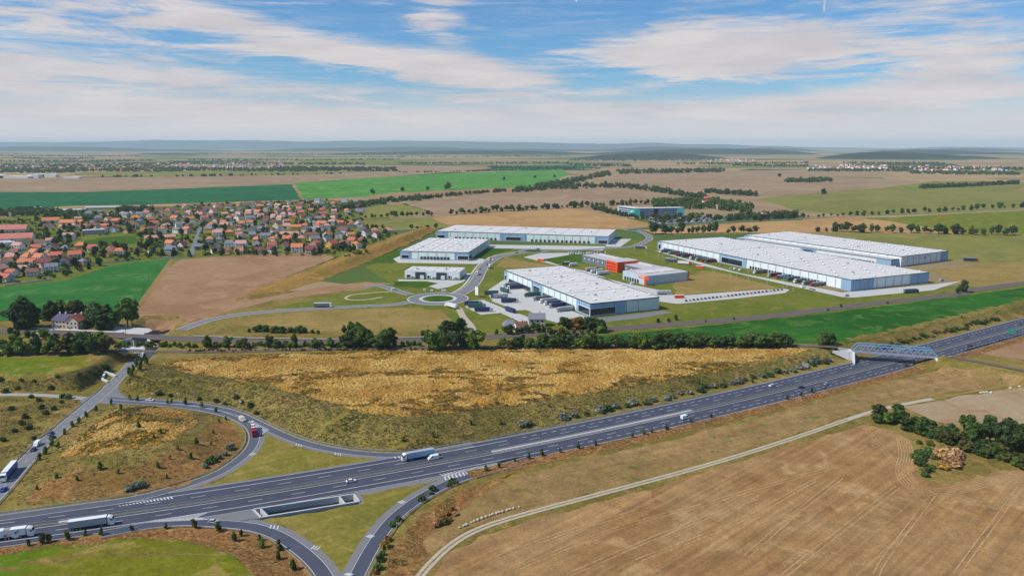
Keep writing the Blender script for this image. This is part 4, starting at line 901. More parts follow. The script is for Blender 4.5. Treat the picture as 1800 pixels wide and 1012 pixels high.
@cached
def car_meshes(kind, col):
    b = MB(); g = MB()
    if kind == 'van':
        b.prism([(-2.6,.35),(-2.65,2.2),(-2.5,2.3),(1.0,2.3),(1.9,1.35),(2.6,1.05),(2.7,.35)], -.98, .98)
        g.prism([(1.08,2.16),(1.88,1.38),(1.2,1.38),(.4,1.45),(.4,2.1)], -1.0, 1.0)
    elif kind == 'hatch':
        b.prism([(-1.95,.32),(-2.0,.9),(-1.85,1.0),(1.0,.98),(1.85,.82),(2.0,.6),(1.98,.32)], -.88, .88); b.box((-.45,0,1.46), (1.75,1.35,.07))
        g.box((-.42,0,1.21), (2.75,1.66,.46), 0, 0, .82, .64)
    else:
        b.prism([(-2.25,.32),(-2.3,.92),(-1.5,1.0),(1.05,.97),(2.05,.82),(2.25,.6),(2.2,.32)], -.9, .9); b.box((-.3,0,1.45), (1.55,1.36,.07))
        g.box((-.25,0,1.21), (2.85,1.68,.46), 0, 0, .82, .56)
    return b.mesh('body', paint(col, COLS[col])), g.mesh('window', GLASS)
@cached
def lamp_mesh(col): m_ = MB(); m_.box((0,0,0), (.12,.36,.18)); return m_.mesh('headlight', LAMP if col == 'w' else REDL)
def put_parts(e, items):
    for nm, me, loc_ in items:
        o = bpy.data.objects.new(nm, me); o.location = loc_; link(o, e)
def car(p, rz, kind, col, label, z=None, group=None, cat='car', name=None, parts=True):
    zz = H(*p) if z is None else z
    e = empty(name or ('van' if kind == 'van' else 'car'), (p[0], p[1], zz+.10), rz); tag(e, label, 'van' if kind == 'van' else cat, group)
    bm, gm2 = car_meshes(kind, col); put_parts(e, [('body', bm, (0,0,0)), ('window', gm2, (0,0,0))])
    if parts:
        f = 2.6 if kind == 'van' else 2.15
        for s_ in (-1, 1):
            for x in (-1.35, 1.35): wheel(e, x*(1.2 if kind == 'van' else 1), s_*.82, .34, .24)
            put_parts(e, [('headlight', lamp_mesh('w'), (f-.12, s_*.62, .72)), ('tail_light', lamp_mesh('r'), (-f+.05, s_*.66, .85))])
    return e
@cached
def trailer_mesh(col, roofcol, ln, ribs):
    b = MB(); b.box((0,0,2.6), (ln,2.52,2.75), 0); b.box((0,0,4.0), (ln-.05,2.48,.06), 1)
    if ribs:
        n = int(ln/1.1)
        for i in range(n): b.box((-ln/2+.6+i*1.1, 0, 2.6), (.10, 2.60, 2.6), 0)
    return b.mesh('trailer', [paint(col, COLS[col]), paint(roofcol, COLS[roofcol])])
@cached
def cab_mesh(col):
    b = MB(); b.prism([(-1.15,.9),(-1.15,3.75),(-.6,3.85),(.55,3.35),(1.02,2.35),(1.15,1.2),(1.1,.45),(-.2,.45)], -1.23, 1.23); return b.mesh('cab', paint(col, COLS[col]))
@cached
def screen_mesh():
    b = MB(); b.add([(.60,-1.08,3.28),(.60,1.08,3.28),(1.05,1.12,2.36),(1.05,-1.12,2.36),(.5,-1.08,3.28),(.5,1.08,3.28),(.9,1.12,2.36),(.9,-1.12,2.36)], [(0,3,2,1),(4,5,6,7),(0,1,5,4),(2,3,7,6)])
    b.box((.35,0,2.55), (.75,2.52,.65)); return b.mesh('windscreen', GLASS)
@cached
def chassis_mesh(ln):
    b = MB(); b.box((0,0,.95), (ln,.95,.5)); b.box((-ln/2+.2,0,.6), (.15,2.3,.35)); b.box((0,0,.75), (ln*.35,2.3,.5)); return b.mesh('chassis', CHAS)
def lorry(p, rz, cabc, trc, label, roofc='white', z=None, group=None, ribs=True, rigid=False, wheels=True, cab=True, name='articulated_lorry'):
    zz = H(*p) if z is None else z
    e = empty(name, (p[0], p[1], zz+.10), rz); tag(e, label, 'lorry' if cab else 'trailer', group); ln = 7.6 if rigid else 13.6; xo = -1.2
    t = bpy.data.objects.new('cargo_box' if rigid else 'trailer', trailer_mesh(trc, roofc, ln, ribs)); t.location = (xo,0,0); link(t, e)
    put_parts(e, [('chassis', chassis_mesh(ln+(2.0 if cab else 0)), (xo+(1.0 if cab else 0),0,0))])
    xc = xo+ln/2+1.55
    if cab:
        c = bpy.data.objects.new('cab', cab_mesh(cabc)); c.location = (xc,0,0); link(c, e)
        s_ = bpy.data.objects.new('windscreen', screen_mesh()); link(s_, c)
        for y in (-.9, .9): put_parts(c, [('headlight', lamp_mesh('w'), (1.12, y, .85))])
    if wheels:
        xs = [xo-ln/2+1.6, xo-ln/2+2.9, xo-ln/2+4.2] if not rigid else [xo-ln/2+1.8]
        if cab: xs += [xc-.1, xc-3.4]
        for x in xs:
            for y in (-1.02, 1.02): wheel(e, x, y, .5, .34)
    return e
def head(L, p, rev=False):
    i = int(np.argmin(np.hypot(*(L-np.asarray(p)).T))); d = L[min(i+1,len(L)-1)]-L[max(i-1,0)]; return math.atan2(d[1], d[0])+(math.pi if rev else 0)
def on(L, u, v, z=LOW, o_=None):
    """place on a road: foot point on the line, keeping or setting the lateral offset"""
    p = np.array(G(u, v, z)); rz = head(L, p)
    if o_ is not None:
        q = L[int(np.argmin(np.hypot(*(L-p).T)))]; n = np.array([-math.sin(rz), math.cos(rz)]); d = np.array([math.cos(rz), math.sin(rz)]); p = q+d*float((p-q)@d)+n*o_
    return p, rz
MWs = resample(MW, 2.)
# on the motorway
p, rz = on(MWs, 162, 925, LOW, -8.0); lorry(p, rz, 'white', 'palegrey', 'white cabbed lorry with long grey trailer on the near carriageway', ribs=False)
p, rz = on(MWs, 36, 941, LOW, -8.0); e_ = lorry(p, rz, 'white', 'white', 'white rigid lorry with fruit print and blue logo on its side', ribs=False, rigid=True, name='box_lorry')
cb = [c for c in e_.children if c.name.startswith('cargo_box')][0]
FR = [mat('print_red', (.55,.05,.04), .6), mat('print_orange', (.70,.28,.10), .6), mat('print_blue', (.05,.10,.45), .6), mat('print_brown', (.28,.16,.12), .6)]
def side_print(parent, items, ribs=1.30):
    for mi, (x, z, w_, h_, n, nm) in items:
        m_ = MB(); k = [(math.cos(2*math.pi*i/n)*w_+x, math.sin(2*math.pi*i/n)*h_+z) for i in range(n)]
        m_.add([(a, -1.275, c) for a, c in k], [tuple(range(n))]); m_.build(nm, FR[mi], parent)
side_print(cb, [(0,(-3.2,2.0,.45,.4,8,'print')),(1,(-2.6,1.7,.6,.35,7,'print')),(1,(-1.8,1.6,.5,.22,6,'print')),(3,(-2.3,2.6,.5,.18,6,'print')),(3,(-1.2,2.2,.4,.14,5,'print')),(0,(-3.4,1.6,.25,.25,7,'print'))])
for i in range(3):
    m_ = MB(); m_.box((1.1+i*.28, -1.285, 2.95-.12*(i == 1)), (.12, .02, .9-.3*(i == 1))); m_.build('logo', FR[2], cb)
m_ = MB(); m_.box((1.4, -1.285, 3.35), (.7, .02, .12)); m_.build('logo', FR[2], cb)
p, rz = on(MWs, -8, 949, LOW, -8.0); lorry(p, rz, 'white', 'white', 'white lorry cut off by the picture edge behind the fruit print lorry', ribs=False)
p, rz = on(MWs, 740, 812, LOW, 8.2); lorry(p, rz+math.pi, 'white', 'lightblue', 'white cabbed lorry with light blue trailer entering the far carriageway', 'palegrey', ribs=True)
for (u, v, o_, k, c, rev, lab) in ((618,849,-4.3,'sedan','white',0,'white car on the near carriageway beside the concrete trench'),(765,811,4.2,'van','white',1,'white van overtaking beside the light blue lorry'),
    (1207,737,-8.0,'van','white',0,'white van alone on the near carriageway below the reed field'),(1354,678,7.6,'hatch','white',1,'white car on the far carriageway before the blue bridge'),
    (1406,681,-4.2,'sedan','navy',0,'dark blue car near the median before the blue bridge'),(1447,674,-8.0,'hatch','silver',0,'silver car on the near carriageway nearest the blue bridge'),
    (1692,606,-8.0,'sedan','darkred',0,'dark red car just beyond the blue bridge'),(1788,570,4.2,'sedan','slate',1,'dark car farthest along the motorway beyond the blue bridge')):
    p, rz = on(MWs, u, v, LOW, o_); car(p, rz+(math.pi if rev else 0), k, c, lab)
# ramps
p, rz = on(LOWL, 375, 919, LOW, 0); car(p, rz, 'hatch', 'silver', 'silver car entering the slip road past the hatched gore')
p, rz = on(LOOP, 427, 739, LOW, 0); car(p, rz, 'van', 'cream', 'cream van following the red lorry on the loop ramp', cat='van')
p, rz = on(LOOP, 446, 760, LOW, 0); e_ = empty('car_transporter', (p[0], p[1], LOW+.16), rz); tag(e_, 'red car transporter carrying white cars round the loop ramp', 'lorry')
c = bpy.data.objects.new('cab', cab_mesh('red')); c.location = (6.2,0,0); link(c, e_); link(bpy.data.objects.new('windscreen', screen_mesh()), c)
m_ = MB(); m_.box((-.8,0,1.0), (12.6,2.4,.25)); m_.box((-.8,0,2.75), (12.4,2.4,.15))
for x in (-6.6,-3,.8,4.6):
    for y in (-1.15,1.15): m_.bar((x,y,1.0), (x,y,2.8), .14, .14)
m_.build('loading_frame', paint('red', COLS['red']), e_)
for x in (-5.6,-3.8,-.2,3.8,4.9): [wheel(e_, x, y, .48, .3) for y in (-1.,1.)]
for k_, (x, z) in enumerate(((-4.4,2.84),(.2,2.84),(-4.6,1.14),(.0,1.14))):
    q = np.array(p)+np.array([math.cos(rz), math.sin(rz)])*x
    car(q, rz, 'hatch', 'white', 'white car loaded on the %s deck of the car transporter, %s' % ('upper' if z > 2 else 'lower', 'at the front' if x > -2 else 'at the rear'), z=LOW+.06+z, group='cars on the transporter')
p, rz = on(RAMP_UP, 267, 703, LOW, -.3); car(p, rz, 'sedan', 'white', 'white car on the ramp beside the reed bank near the junction')
# local road
p, rz = on(LOCAL, 26, 834, LOW, 1.8); lorry(p, rz+math.pi, 'white', 'blue', 'vivid blue lorry trailer with white roof on the local road', 'white', ribs=False)
for (u, v, o_, k, c, rev, lab) in ((97,763,1.8,'sedan','slate',1,'dark grey car leading on the local road by the mound'),(92,770,-1.6,'hatch','black',0,'small black car beside the saplings on the local road'),
    (77,782,1.8,'van','white',1,'white van on the local road beside the mound'),(68,791,1.2,'hatch','navy',1,'dark blue car behind the white van on the local road'),(4,862,-1.6,'sedan','blue',0,'blue car at the picture edge on the local road')):
    p, rz = on(LOCAL, u, v, LOW, o_); car(p, rz+(math.pi if rev else 0), k, c, lab)
# ------------------------------------------------------------------ estate lorries
nA = np.array([-frame_of((887,493),(1037,557))[1][1], frame_of((887,493),(1037,557))[1][0]]); hdA = math.atan2(-nA[1], -nA[0])
for (u, v, cc, tc_, lab, dr) in ((993,547,'silver','palegrey','pale grey lorry docked nearest the glazed corner of the green warehouse',0),(979,540,'silver','navy','navy lorry docked second from the glazed corner of the green warehouse',0),
    (971,535.5,'white','slate','slate lorry docked third from the glazed corner of the green warehouse',0),(963,532,'white','palegrey','pale grey lorry docked fourth from the glazed corner of the green warehouse',0),(951,527.5,'silver','grey','dark grey lorry docked fifth from the glazed corner of the green warehouse',0),
    (936,521,'green','green','green lorry standing by the middle office of the green warehouse',0),(905,508,'white','navy','navy lorry docked at the far bays of the green warehouse',0),(897,504,'white','grey','grey lorry docked behind the navy one at the far bays',0),
    (878,524,'slate','palegrey','pale grey lorry parked at the yard edge opposite the green warehouse',.15),(896,532,'silver','navy','navy lorry parked at the yard edge beside the pale grey lorry',3.3),
    (832,537,'slate','navy','navy lorry parked on the small lot, first in its row',3.2),(838,541,'slate','green','dark green lorry parked on the small lot, middle of its row',3.2),(850,548,'silver','navy','navy lorry parked on the small lot nearest the cottages',3.2)):
    d_ = hdA if dr == 0 else (dr if dr > 1 else dr+math.pi); lorry(G(u, v), d_+(math.pi if dr > 1 else 0), cc, tc_, lab, tc_ if tc_ != 'palegrey' else 'silver', z=.1, group='lorries in the estate yards')
for (u, v, tc_, a_, lab) in ((866,518,'green',.1,'green trailer without tractor parked beside the pale grey lorry'),(888,514,'green',-1.0,'short green trailer standing slantwise on the yard'),(898,549,'navy',-1.0,'navy trailer parked slantwise near the cottages')):
    lorry(G(u, v), a_, 'white', tc_, lab, tc_, z=.1, group='lorries in the estate yards', cab=False, name='trailer_unit')
nB = np.array([-frame_of((1156,438),(1495,512))[1][1], frame_of((1156,438),(1495,512))[1][0]]); hdB = math.atan2(-nB[1], -nB[0])
aB, dB, LB_, rzB = frame_of((1156,438),(1495,512))
for g_, (us, cols, nm) in enumerate((((1178,1188,1199,1209,1220,1230,1241,1249), ('slate','grey','slate','darkred','grey','grey','cream','darkred'), 'far dock group'), ((1340,1361,1368,1392,1408,1422,1438), ('grey','darkred','lightblue','slate','grey','grey','cream'), 'near dock group'))):
    vs2 = (443,446.5,450,452,455.5,457.8,460,461.5) if g_ == 0 else (480,486,490,493,496,499.5,502.5)
    for i, (u, v, c_) in enumerate(zip(us, vs2, cols)):
        p = np.array(G(u, v)); t = float((p-aB)@dB); p = aB+dB*t-nB*9.4
        lorry(p, hdB, ('white','silver','red','slate')[i % 4], c_ if c_ != 'cream' else 'grey', '%s lorry backed onto the long hall, %s in the %s' % ({'slate':'slate','grey':'grey','darkred':'dark red','cream':'grey','lightblue':'light blue'}[c_], ordn(i+1), nm), c_ if c_ != 'cream' else 'palegrey', z=.1, group='lorries docked at the long hall')
lorry(G(1601,515), .25, 'slate', 'slate', 'dark slate lorry alone on the road past the grey hall end', 'slate', z=.1)
lorry(G(1706,459), -.25, 'red', 'navy', 'navy lorry with red front parked behind the banner hall', 'palegrey', z=.1)
for (u, v, a_, cc, tc_, lab, rg) in ((995,466,.3,'darkred','grey','dark red lorry parked on the depot yard beside the roof edge',1),(1008,468,.3,'white','white','white lorry parked beside the dark red one on the depot yard',1),(1041,476.5,.35,'red','palegrey','red fronted lorry first of three before the orange block',0),
    (1050,479.5,.35,'white','white','white lorry between two others before the orange block',0),(1060,483,.35,'white','white','white lorry nearest the green warehouse roof before the orange block',0),(1180,460,-.45,'slate','slate','dark lorry on the lane behind the depot',0),(1203,465,-.45,'red','white','white trailer with red tractor behind the depot',0),
    (1127,437,-.25,'white','slate','white roofed dark lorry on the road behind the depot',0),(793,541,2.3,'white','white','white lorry leaving the large roundabout toward the lane',0),(568,540,.05,'white','grey','flatbed lorry with red load on the curving estate road',0)):
    lorry(G(u, v), a_+math.pi if cc in ('white','darkred') and a_ == .3 else a_, cc, tc_, lab, 'white' if tc_ != 'slate' else 'white', z=.1, rigid=bool(rg))
lorry(G(1169,518), .05, 'white', 'palegrey', 'pale trailer parked on the depot drive beside the dry lot', 'white', z=.1, cab=False, name='trailer_unit')
for (u, v, a_, lab) in ((1194,524,.1,'orange steel container beside the row of cars'),(1230,472,-.4,'orange steel container behind the depot drive'),(951,459,-.55,'orange steel container with pale lettering on the depot drive')):
    p = G(u, v); e_ = empty('shipping_container', (p[0], p[1], .08), a_); tag(e_, lab, 'container', 'orange containers'); m_ = MB(); m_.box((0,0,1.6), (9,2.6,3.0)); m_.build('container_box', ORNG, e_)
    m_ = MB(); m_.box((0,0,3.16), (9.1,2.7,.12)); m_.build('container_roof', FRAME, e_)
    m_ = MB(); [m_.box((x, 0, 1.6), (.12, 2.7, 2.9)) for x in np.arange(-4.2, 4.3, .7)]; m_.build('corrugation', ORNG, e_)
# estate road vehicles
MR = smooth_line(pol([(808,517),(826,506),(838,492),(846,476),(857,463),(878,451),(905,446),(922,443)]), 2)
for (u, v, tc_, o_, rev, lab) in ((860,458,'yellow',2.4,1,'yellow lorry farther up the estate road'),(851,483,'yellow',2.4,1,'yellow lorry on the estate road nearest the large roundabout'),(874,471,'white',-7.5,0,'white lorry on the verge of the estate road')):
    p, rz = on(MR, u, v, 0, o_); lorry(p, rz+(math.pi if rev else 0), 'white', tc_, lab, tc_, z=.12, rigid=True, name='box_lorry', ribs=False)
for (u, v, k, c, o_, rev, lab) in ((875,459,'van','white',-2.4,0,'white van on the estate road opposite the yellow lorry'),(902,444,'sedan','blue',2.2,1,'blue car on the estate road near the small roundabout'),(866,466,'sedan','black',-2.2,0,'black car between the vans on the estate road'),(857,474,'hatch','slate',2.2,1,'dark car between the two yellow lorries')):
    p, rz = on(MR, u, v, 0, o_); car(p, rz+(math.pi if rev else 0), k, c, lab, z=.05)
car(G(649,540), .08, 'hatch', 'white', 'white car on the curving estate road before the roundabout', z=.05)
car(G(693,510), .4, 'van', 'white', 'white van on the access left of the large roundabout', z=.05)
car(G(1112,500), .3, 'van', 'white', 'white van parked before the orange striped depot front', z=.05)
car(G(811,483), .6, 'hatch', 'slate', 'dark car beside the silver industrial unit', z=.05)
car(G(946,438), 2.6, 'sedan', 'black', 'black car on the small roundabout', z=.1)
cc_ = ['navy','blue','slate','black','navy','silver','orange','grey','red','navy','green','white','blue','black']
for i in range(26):
    t = i/25; u = 1206+t*168; v = 529.5-t*19.5
    car(G(u, v), .25+rnd.uniform(-.1,.1)+math.pi/2*.8, ('hatch','sedan')[i % 2], cc_[(i*5+i//3) % 14], '%s car, %s from the orange container in the row on the lot edge' % (cc_[(i*5+i//3) % 14].replace('slate','dark grey'), ordn(i+1)), z=.05, group='cars parked on the lot edge')
for r_ in range(2):
    for i in range(15):
        u = 1000+i*4.6; v = 447-r_*2.6-i*.06; c = ('white','silver','white','lightblue','palegrey','white','black')[(i*3+r_*2) % 7]
        car(G(u, v), 1.2, ('hatch','sedan')[i % 2], c, '%s car, %s along the %s row parked before the depot' % (c.replace('palegrey','pale grey').replace('lightblue','light blue'), ordn(i+1), 'front' if r_ == 0 else 'back'), z=.05, group='cars parked before the depot', parts=False)
n_ = 0
for r_ in range(5):
    for i in range(18):
        if rnd.random() < .22: continue
        u = 1140+i*7+r_*3; v = 394-r_*2.4-i*.33; n_ += 1; c = rnd.choice(['white','white','silver','white','palegrey','navy','red','black'])
        car(G(u, v), .1, rnd.choice(['hatch','sedan','van']), c, '%s car, %s along row %s of the turquoise office car park' % (c.replace('palegrey','pale grey'), ordn(i+1), ordn(r_+1)), z=.1, group='cars in the office car park', parts=False, name='car', cat='car')
for i, (u, v, k, c) in enumerate(((1412,506,'van','white'),(1424,508.5,'hatch','white'),(1430,510,'hatch','silver'),(1488,521,'van','silver'),(1655,494,'van','palegrey'),(1293,474,'van','white'),(1302,476,'van','white'),(1285,472,'hatch','white'),(1268,467,'hatch','silver'))):
    car(G(u, v), .4, k, c, '%s %s parked before the long hall, %s from its near end' % (c.replace('palegrey','pale grey'), 'van' if k == 'van' else 'car', ordn(i+1)), z=.05, group='cars before the long hall')
# ------------------------------------------------------------------ lamp posts, masts, signs, posts
POLE = mat('pale_pole', (.62,.63,.64), .5, .2); WOOD = mat('pole_wood', (.16,.12,.09), .9)
def lamp(p, h_, label, z=0, arm=1.6, rz=0, group='estate lamp posts'):
    e = empty('lamp_post', (p[0], p[1], z), rz); tag(e, label, 'lamp post', group)
    m_ = MB(); m_.cyl((0,0,0), .16, h_, 6, 0, 'z', .09); m_.build('pole', POLE, e)
    m_ = MB(); m_.bar((0,0,h_), (arm,0,h_+.2), .1, .1); m_.build('arm', POLE, e); m_ = MB(); m_.box((arm,0,h_+.2), (.9,.3,.14)); m_.build('lamp_head', FRAME, e)
for i, (u, v) in enumerate(((1115,440),(1135,447),(1157,455),(1165,457),(1252,479),(1256,480),(1284,488),(1294,490),(1315,495),(1348,500),(1376,506),(1383,507),(1394,512))):
    lamp(G(u, v), 11, 'tall pale lamp post between depot and long hall, %s from the far end' % ordn(i+1), arm=1.4)
for i, (u, v) in enumerate(((240,537),(252,518),(262,497),(276,478),(670,590),(752,592),(770,590),(222,592))):
    p = G(u, v); e = empty('utility_pole', (p[0], p[1], 0)); tag(e, 'dark utility pole %s' % ('beside the field path, %s from the station' % ordn(i+1) if i < 4 else ('beside the railway, %s from the underpass' % ordn(i-2) if i < 7 else 'on the station forecourt')), 'pole', 'utility poles')
    m_ = MB(); m_.cyl((0,0,0), .2, 9, 6, 0, 'z', .13); m_.build('pole', WOOD, e); m_ = MB(); m_.box((0,0,8.4), (2.,.15,.15)); m_.build('crossarm', WOOD, e)
def sign(p, z, w_, h_, ph, rz, m, label, back=None):
    e = empty('road_sign', (p[0], p[1], z), rz); tag(e, label, 'sign')
    m_ = MB()
    for x in ((-w_*.35, w_*.35) if w_ > 1.6 else (0,)): m_.cyl((x,0,0), .07, ph+h_*.5, 6)
    m_.build('post', STEEL, e); m_ = MB(); m_.box((0,-.08,ph+h_/2), (w_,.06,h_)); m_.build('sign_plate', m, e)
SGW = mat('sign_white', (.78,.78,.76), .6); SGB = mat('sign_blue', (.04,.14,.42), .6); SGG = mat('sign_green', (.02,.30,.20), .6)
sign(G(1777,590,LOW), LOW, 5.5, 3.2, 2.2, -.4, SGG, 'large green direction sign beside the motorway beyond the bridge')
for (u, v, w_, h_, m_s, lab) in ((339,699,1.1,1.3,SGB,'blue sign with white plate on the ramp verge'),(312,697,.9,.9,SGW,'small white sign tilted on the bank above the ramp'),(423,712,1.2,1.2,SGW,'white give way sign above the bend of the ramp'),(651,800,.8,2.2,STEEL,'tall grey sign post at the ramp nose by the lorry'),(268,697,.9,.8,SGW,'small white sign where the ramp leaves the junction')):
    p = GH(u, v); sign(p, H(*p), w_, h_, 1.8, 0, m_s, lab)
p = GH(1415,650); sign(p, H(*p), 4.2, 3., 2., -.5, STEEL, 'large grey back of a sign on the bank before the blue bridge')
p = G(838,522); sign(p, 0, 5., 8., 2., -.9, SGW, 'tall white estate sign board beside the large roundabout')
for i, (u, v, w_) in enumerate(((746,512,2.2),(759,513,2.6),(780,513,4.5))): sign(G(u, v), 0, w_, 2.2, .6, 0, SGW, 'white board on the grass above the roundabout, %s from the access' % ordn(i+1))
dm = MB(); dm.box((0,0,.55), (.14,.1,1.1)); DEL = dm.mesh('delineator_post', SGW)
def delin(L, o_, st, where, s0=0, s1=1e9):
    Q = resample(cut(offset(L, o_), s0, s1), st)
    for i, (x, y) in enumerate(Q):
        o = bpy.data.objects.new('delineator_post', DEL); o.location = (x, y, LOW+.05); link(o); tag(o, 'slim white marker post on %s, %s in line' % (where, ordn(i+1)), 'marker post', 'white roadside marker posts')
delin(RAMP_UP, 3.7, 22, 'the outer side of the exit ramp', 20); delin(LOOP, -3.6, 22, 'the mound side of the loop ramp', 60, 330); delin(LOWL, -3.7, 18, 'the outer side of the slip road'); delin(LOWR, -3.8, 18, 'the outer side of the entry ramp'); delin(MW, 15.4, 45, 'the far edge of the motorway', near_s(MW, 860, 790), 1050)
# stone blocks beside the gravel lane
STONE = mat('pale_stone', (.50,.46,.37), .9, var=.25, vscale=2.)
def rock(r, seed):
    rr = np.random.default_rng(seed); b = bmesh.new(); bmesh.ops.create_icosphere(b, subdivisions=2, radius=1)
    for v_ in b.verts: v_.co *= r*(.82+.3*rr.random()); v_.co.z *= .8
    me = bpy.data.meshes.new('boulder'); b.to_mesh(me); b.free(); me.materials.append(STONE); return me
RK = [rock(1.0, i) for i in range(5)]
for i in range(17):
    t = (i+rnd.uniform(-.3,.3))/16; u = 808+t*103; v = 928-t*36+6*math.sin(t*3.14)*-.5; p = GH(u, v); o = bpy.data.objects.new('boulder', RK[i % 5]); s_ = rnd.uniform(.5,.75); o.scale = (s_,)*3; o.rotation_euler = (0,0,rnd.random()*6); o.location = (*p, H(*p)+.45); link(o)
    tag(o, 'pale stone block beside the gravel lane, %s from the near end of the line' % ordn(i+1), 'stone', 'stone blocks along the gravel lane')
for i, (u, v) in enumerate(((1724,691),(1729,690.5),(1734,690),(1742,690.5),(1776,683),(1792,680))):
    p = GH(u, v); o = bpy.data.objects.new('boulder', RK[i % 5]); o.scale = (1.0,)*3; o.location = (*p, H(*p)+.4); link(o); tag(o, 'white stone at the hedge between the pale field and fallow strip, %s in line' % ordn(i+1), 'stone', 'white stones by the pale field')
GREENP = mat('green_pipe', (.10,.28,.22), .6)
# ================================================================== village
WALLC = dict(white=(.82,.80,.77), cream=(.66,.58,.45), yellow=(.72,.46,.10), pink=(.62,.42,.36), grey=(.48,.47,.47), ochre=(.62,.40,.18))
ROOFC = dict(coral=(.62,.21,.16), orange=(.64,.21,.09), red=(.52,.14,.09), brown=(.22,.10,.07), grey=(.22,.22,.25), pink=(.58,.30,.24), maroon=(.24,.06,.07))
WM = {k: mat('render_'+k, v, .9, var=.08, vscale=.3) for k, v in WALLC.items()}
RM = {k: mat('roof_tiles_'+k, v, .85, var=.16, vscale=.5) for k, v in ROOFC.items()}
CHM = mat('chimney_brick', (.40,.22,.17), .9)
SHP = [(10.,8.5,4.4,3.6),(12.,9.,6.2,3.4),(8.5,8.5,4.0,3.2),(15.,8.,4.2,3.0),(9.5,9.5,6.6,2.4)]
@cached
def house_meshes(si, wc, rc, hip):
    l, d, e, r = SHP[si]; b = MB(); b.box((0,0,e/2), (l,d,e))
    if not hip: b.add([(-l/2,-d/2,e),(-l/2,d/2,e),(-l/2,0,e+r-.15),(l/2,-d/2,e),(l/2,d/2,e),(l/2,0,e+r-.15)], [(0,2,1),(3,4,5)])
    wm = b.mesh('wall', WM[wc]); b = MB(); o_ = .5; L, D = l/2+o_, d/2+o_; z0 = e-.25; h0 = L-(D*.7 if hip else 0)
    b.add([(-L,-D,z0),(L,-D,z0),(L,D,z0),(-L,D,z0),(-h0,0,e+r),(h0,0,e+r),(-L,-D,z0-.2),(L,-D,z0-.2),(L,D,z0-.2),(-L,D,z0-.2)], [(0,1,5,4),(2,3,4,5),(1,2,5),(3,0,4),(6,7,1,0),(7,8,2,1),(8,9,3,2),(9,6,0,3)] if hip else [(0,1,5,4),(2,3,4,5),(6,7,1,0),(7,8,2,1),(8,9,3,2),(9,6,0,3)])
    rm = b.mesh('roof', RM[rc]); b = MB(); b.box((l*.2,.8,e+r-.2), (.7,.7,2.)); return wm, rm, b.mesh('chimney', CHM)
@cached
def win_mesh(): b = MB(); b.box((0,0,0), (1.2,.12,1.3)); return b.mesh('window', GLASS)
@cached
def door_mesh(): b = MB(); b.box((0,0,0), (1.1,.14,2.1)); return b.mesh('door', WOOD)
HPOS = []
def house(p, rz, si, wc, rc, label, hip=False, detail=False, s_=1., group='village houses', cat='house', name='house'):
    wm, rm, cm = house_meshes(si, wc, rc, hip); e = empty(name, (p[0], p[1], -.1), rz, s_); tag(e, label, cat, group)
    l, d, ee, r = SHP[si]; link(bpy.data.objects.new('wall', wm), e); ro = link(bpy.data.objects.new('roof', rm), e); link(bpy.data.objects.new('chimney', cm), ro)
    if detail:
        for sd in (-1, 1):
            for x in (-l*.3, l*.05, l*.32):
                o = bpy.data.objects.new('window', win_mesh()); o.location = (x, sd*(d/2+.02), 1.7); link(o, e)
                if ee > 5: o = bpy.data.objects.new('window', win_mesh()); o.location = (x, sd*(d/2+.02), 4.4); link(o, e)
            o = bpy.data.objects.new('window', win_mesh()); o.location = (sd*(l/2+.02), .6, 1.7); o.rotation_euler = (0,0,math.pi/2); link(o, e)
        o = bpy.data.objects.new('door', door_mesh()); o.location = (-l*.12, -d/2-.03, 1.05); link(o, e)
    HPOS.append((p[0], p[1], max(l, d)*.5*s_)); return e
def long_house(name, fl, f, W, e_, r_, wc, rc, label, cat='building', nwin=10, two=False):
    a, d, L, rz = frame_of(fl, f); o = empty(name, (a[0], a[1], -.05), rz); tag(o, label, cat)
    b = MB(); b.box((L/2,W/2,e_/2), (L,W,e_)); b.add([(0,0,e_),(0,W,e_),(0,W/2,e_+r_-.1),(L,0,e_),(L,W,e_),(L,W/2,e_+r_-.1)], [(0,2,1),(3,4,5)]); b.build('wall', WM[wc], o)
    b = MB(); b.add([(-.5,-.6,e_-.3),(L+.5,-.6,e_-.3),(L+.5,W+.6,e_-.3),(-.5,W+.6,e_-.3),(-.5,W/2,e_+r_),(L+.5,W/2,e_+r_)], [(0,1,5,4),(2,3,4,5)]); ro = b.build('roof', RM[rc] if rc in RM else ROOFG, o)
    for k in range(nwin):
        for z in ((1.8, 4.6) if two else (1.8,)):
            w_ = bpy.data.objects.new('window', win_mesh()); w_.location = (L*(k+.5)/nwin, -.03, z); link(w_, o)
    for k in range(2): b = MB(); b.box((L*(.3+.4*k), W*.6, e_+r_-.2), (.9,.9,2.2)); b.build('chimney', CHM, ro)
    for t in np.linspace(.1,.9,max(2,int(L/10))): q = a+d*L*t+np.array([-d[1],d[0]])*W/2; HPOS.append((q[0], q[1], W*.6))
    return o
long_house('school', (-30,411),(46,409), 18, 6.5, 7, 'cream', 'coral', 'long red roofed cream building at the village edge, upper of two', nwin=12)
long_house('farm_hall', (-30,428),(57,424.5), 20, 6, 7, 'white', 'coral', 'long red roofed white hall at the village edge, lower of two', nwin=10)
long_house('hall_building', (-30,441),(28,434), 26, 8, 1.2, 'white', 'flat', 'big white flat hall below the red roofed farm buildings', nwin=0)
long_house('school', (74,392),(104,391), 14, 5, 5, 'white', 'orange', 'orange roofed building on the wooded village edge, first of a pair', nwin=6)
long_house('school', (103,396),(130,396), 14, 5, 5, 'cream', 'orange', 'orange roofed building on the wooded village edge, second of a pair', nwin=6)
long_house('apartment_block', (146,413),(184,411), 11, 7.5, 1., 'grey', 'flat', 'pale flat roofed block behind the village sports green', nwin=10, two=True)
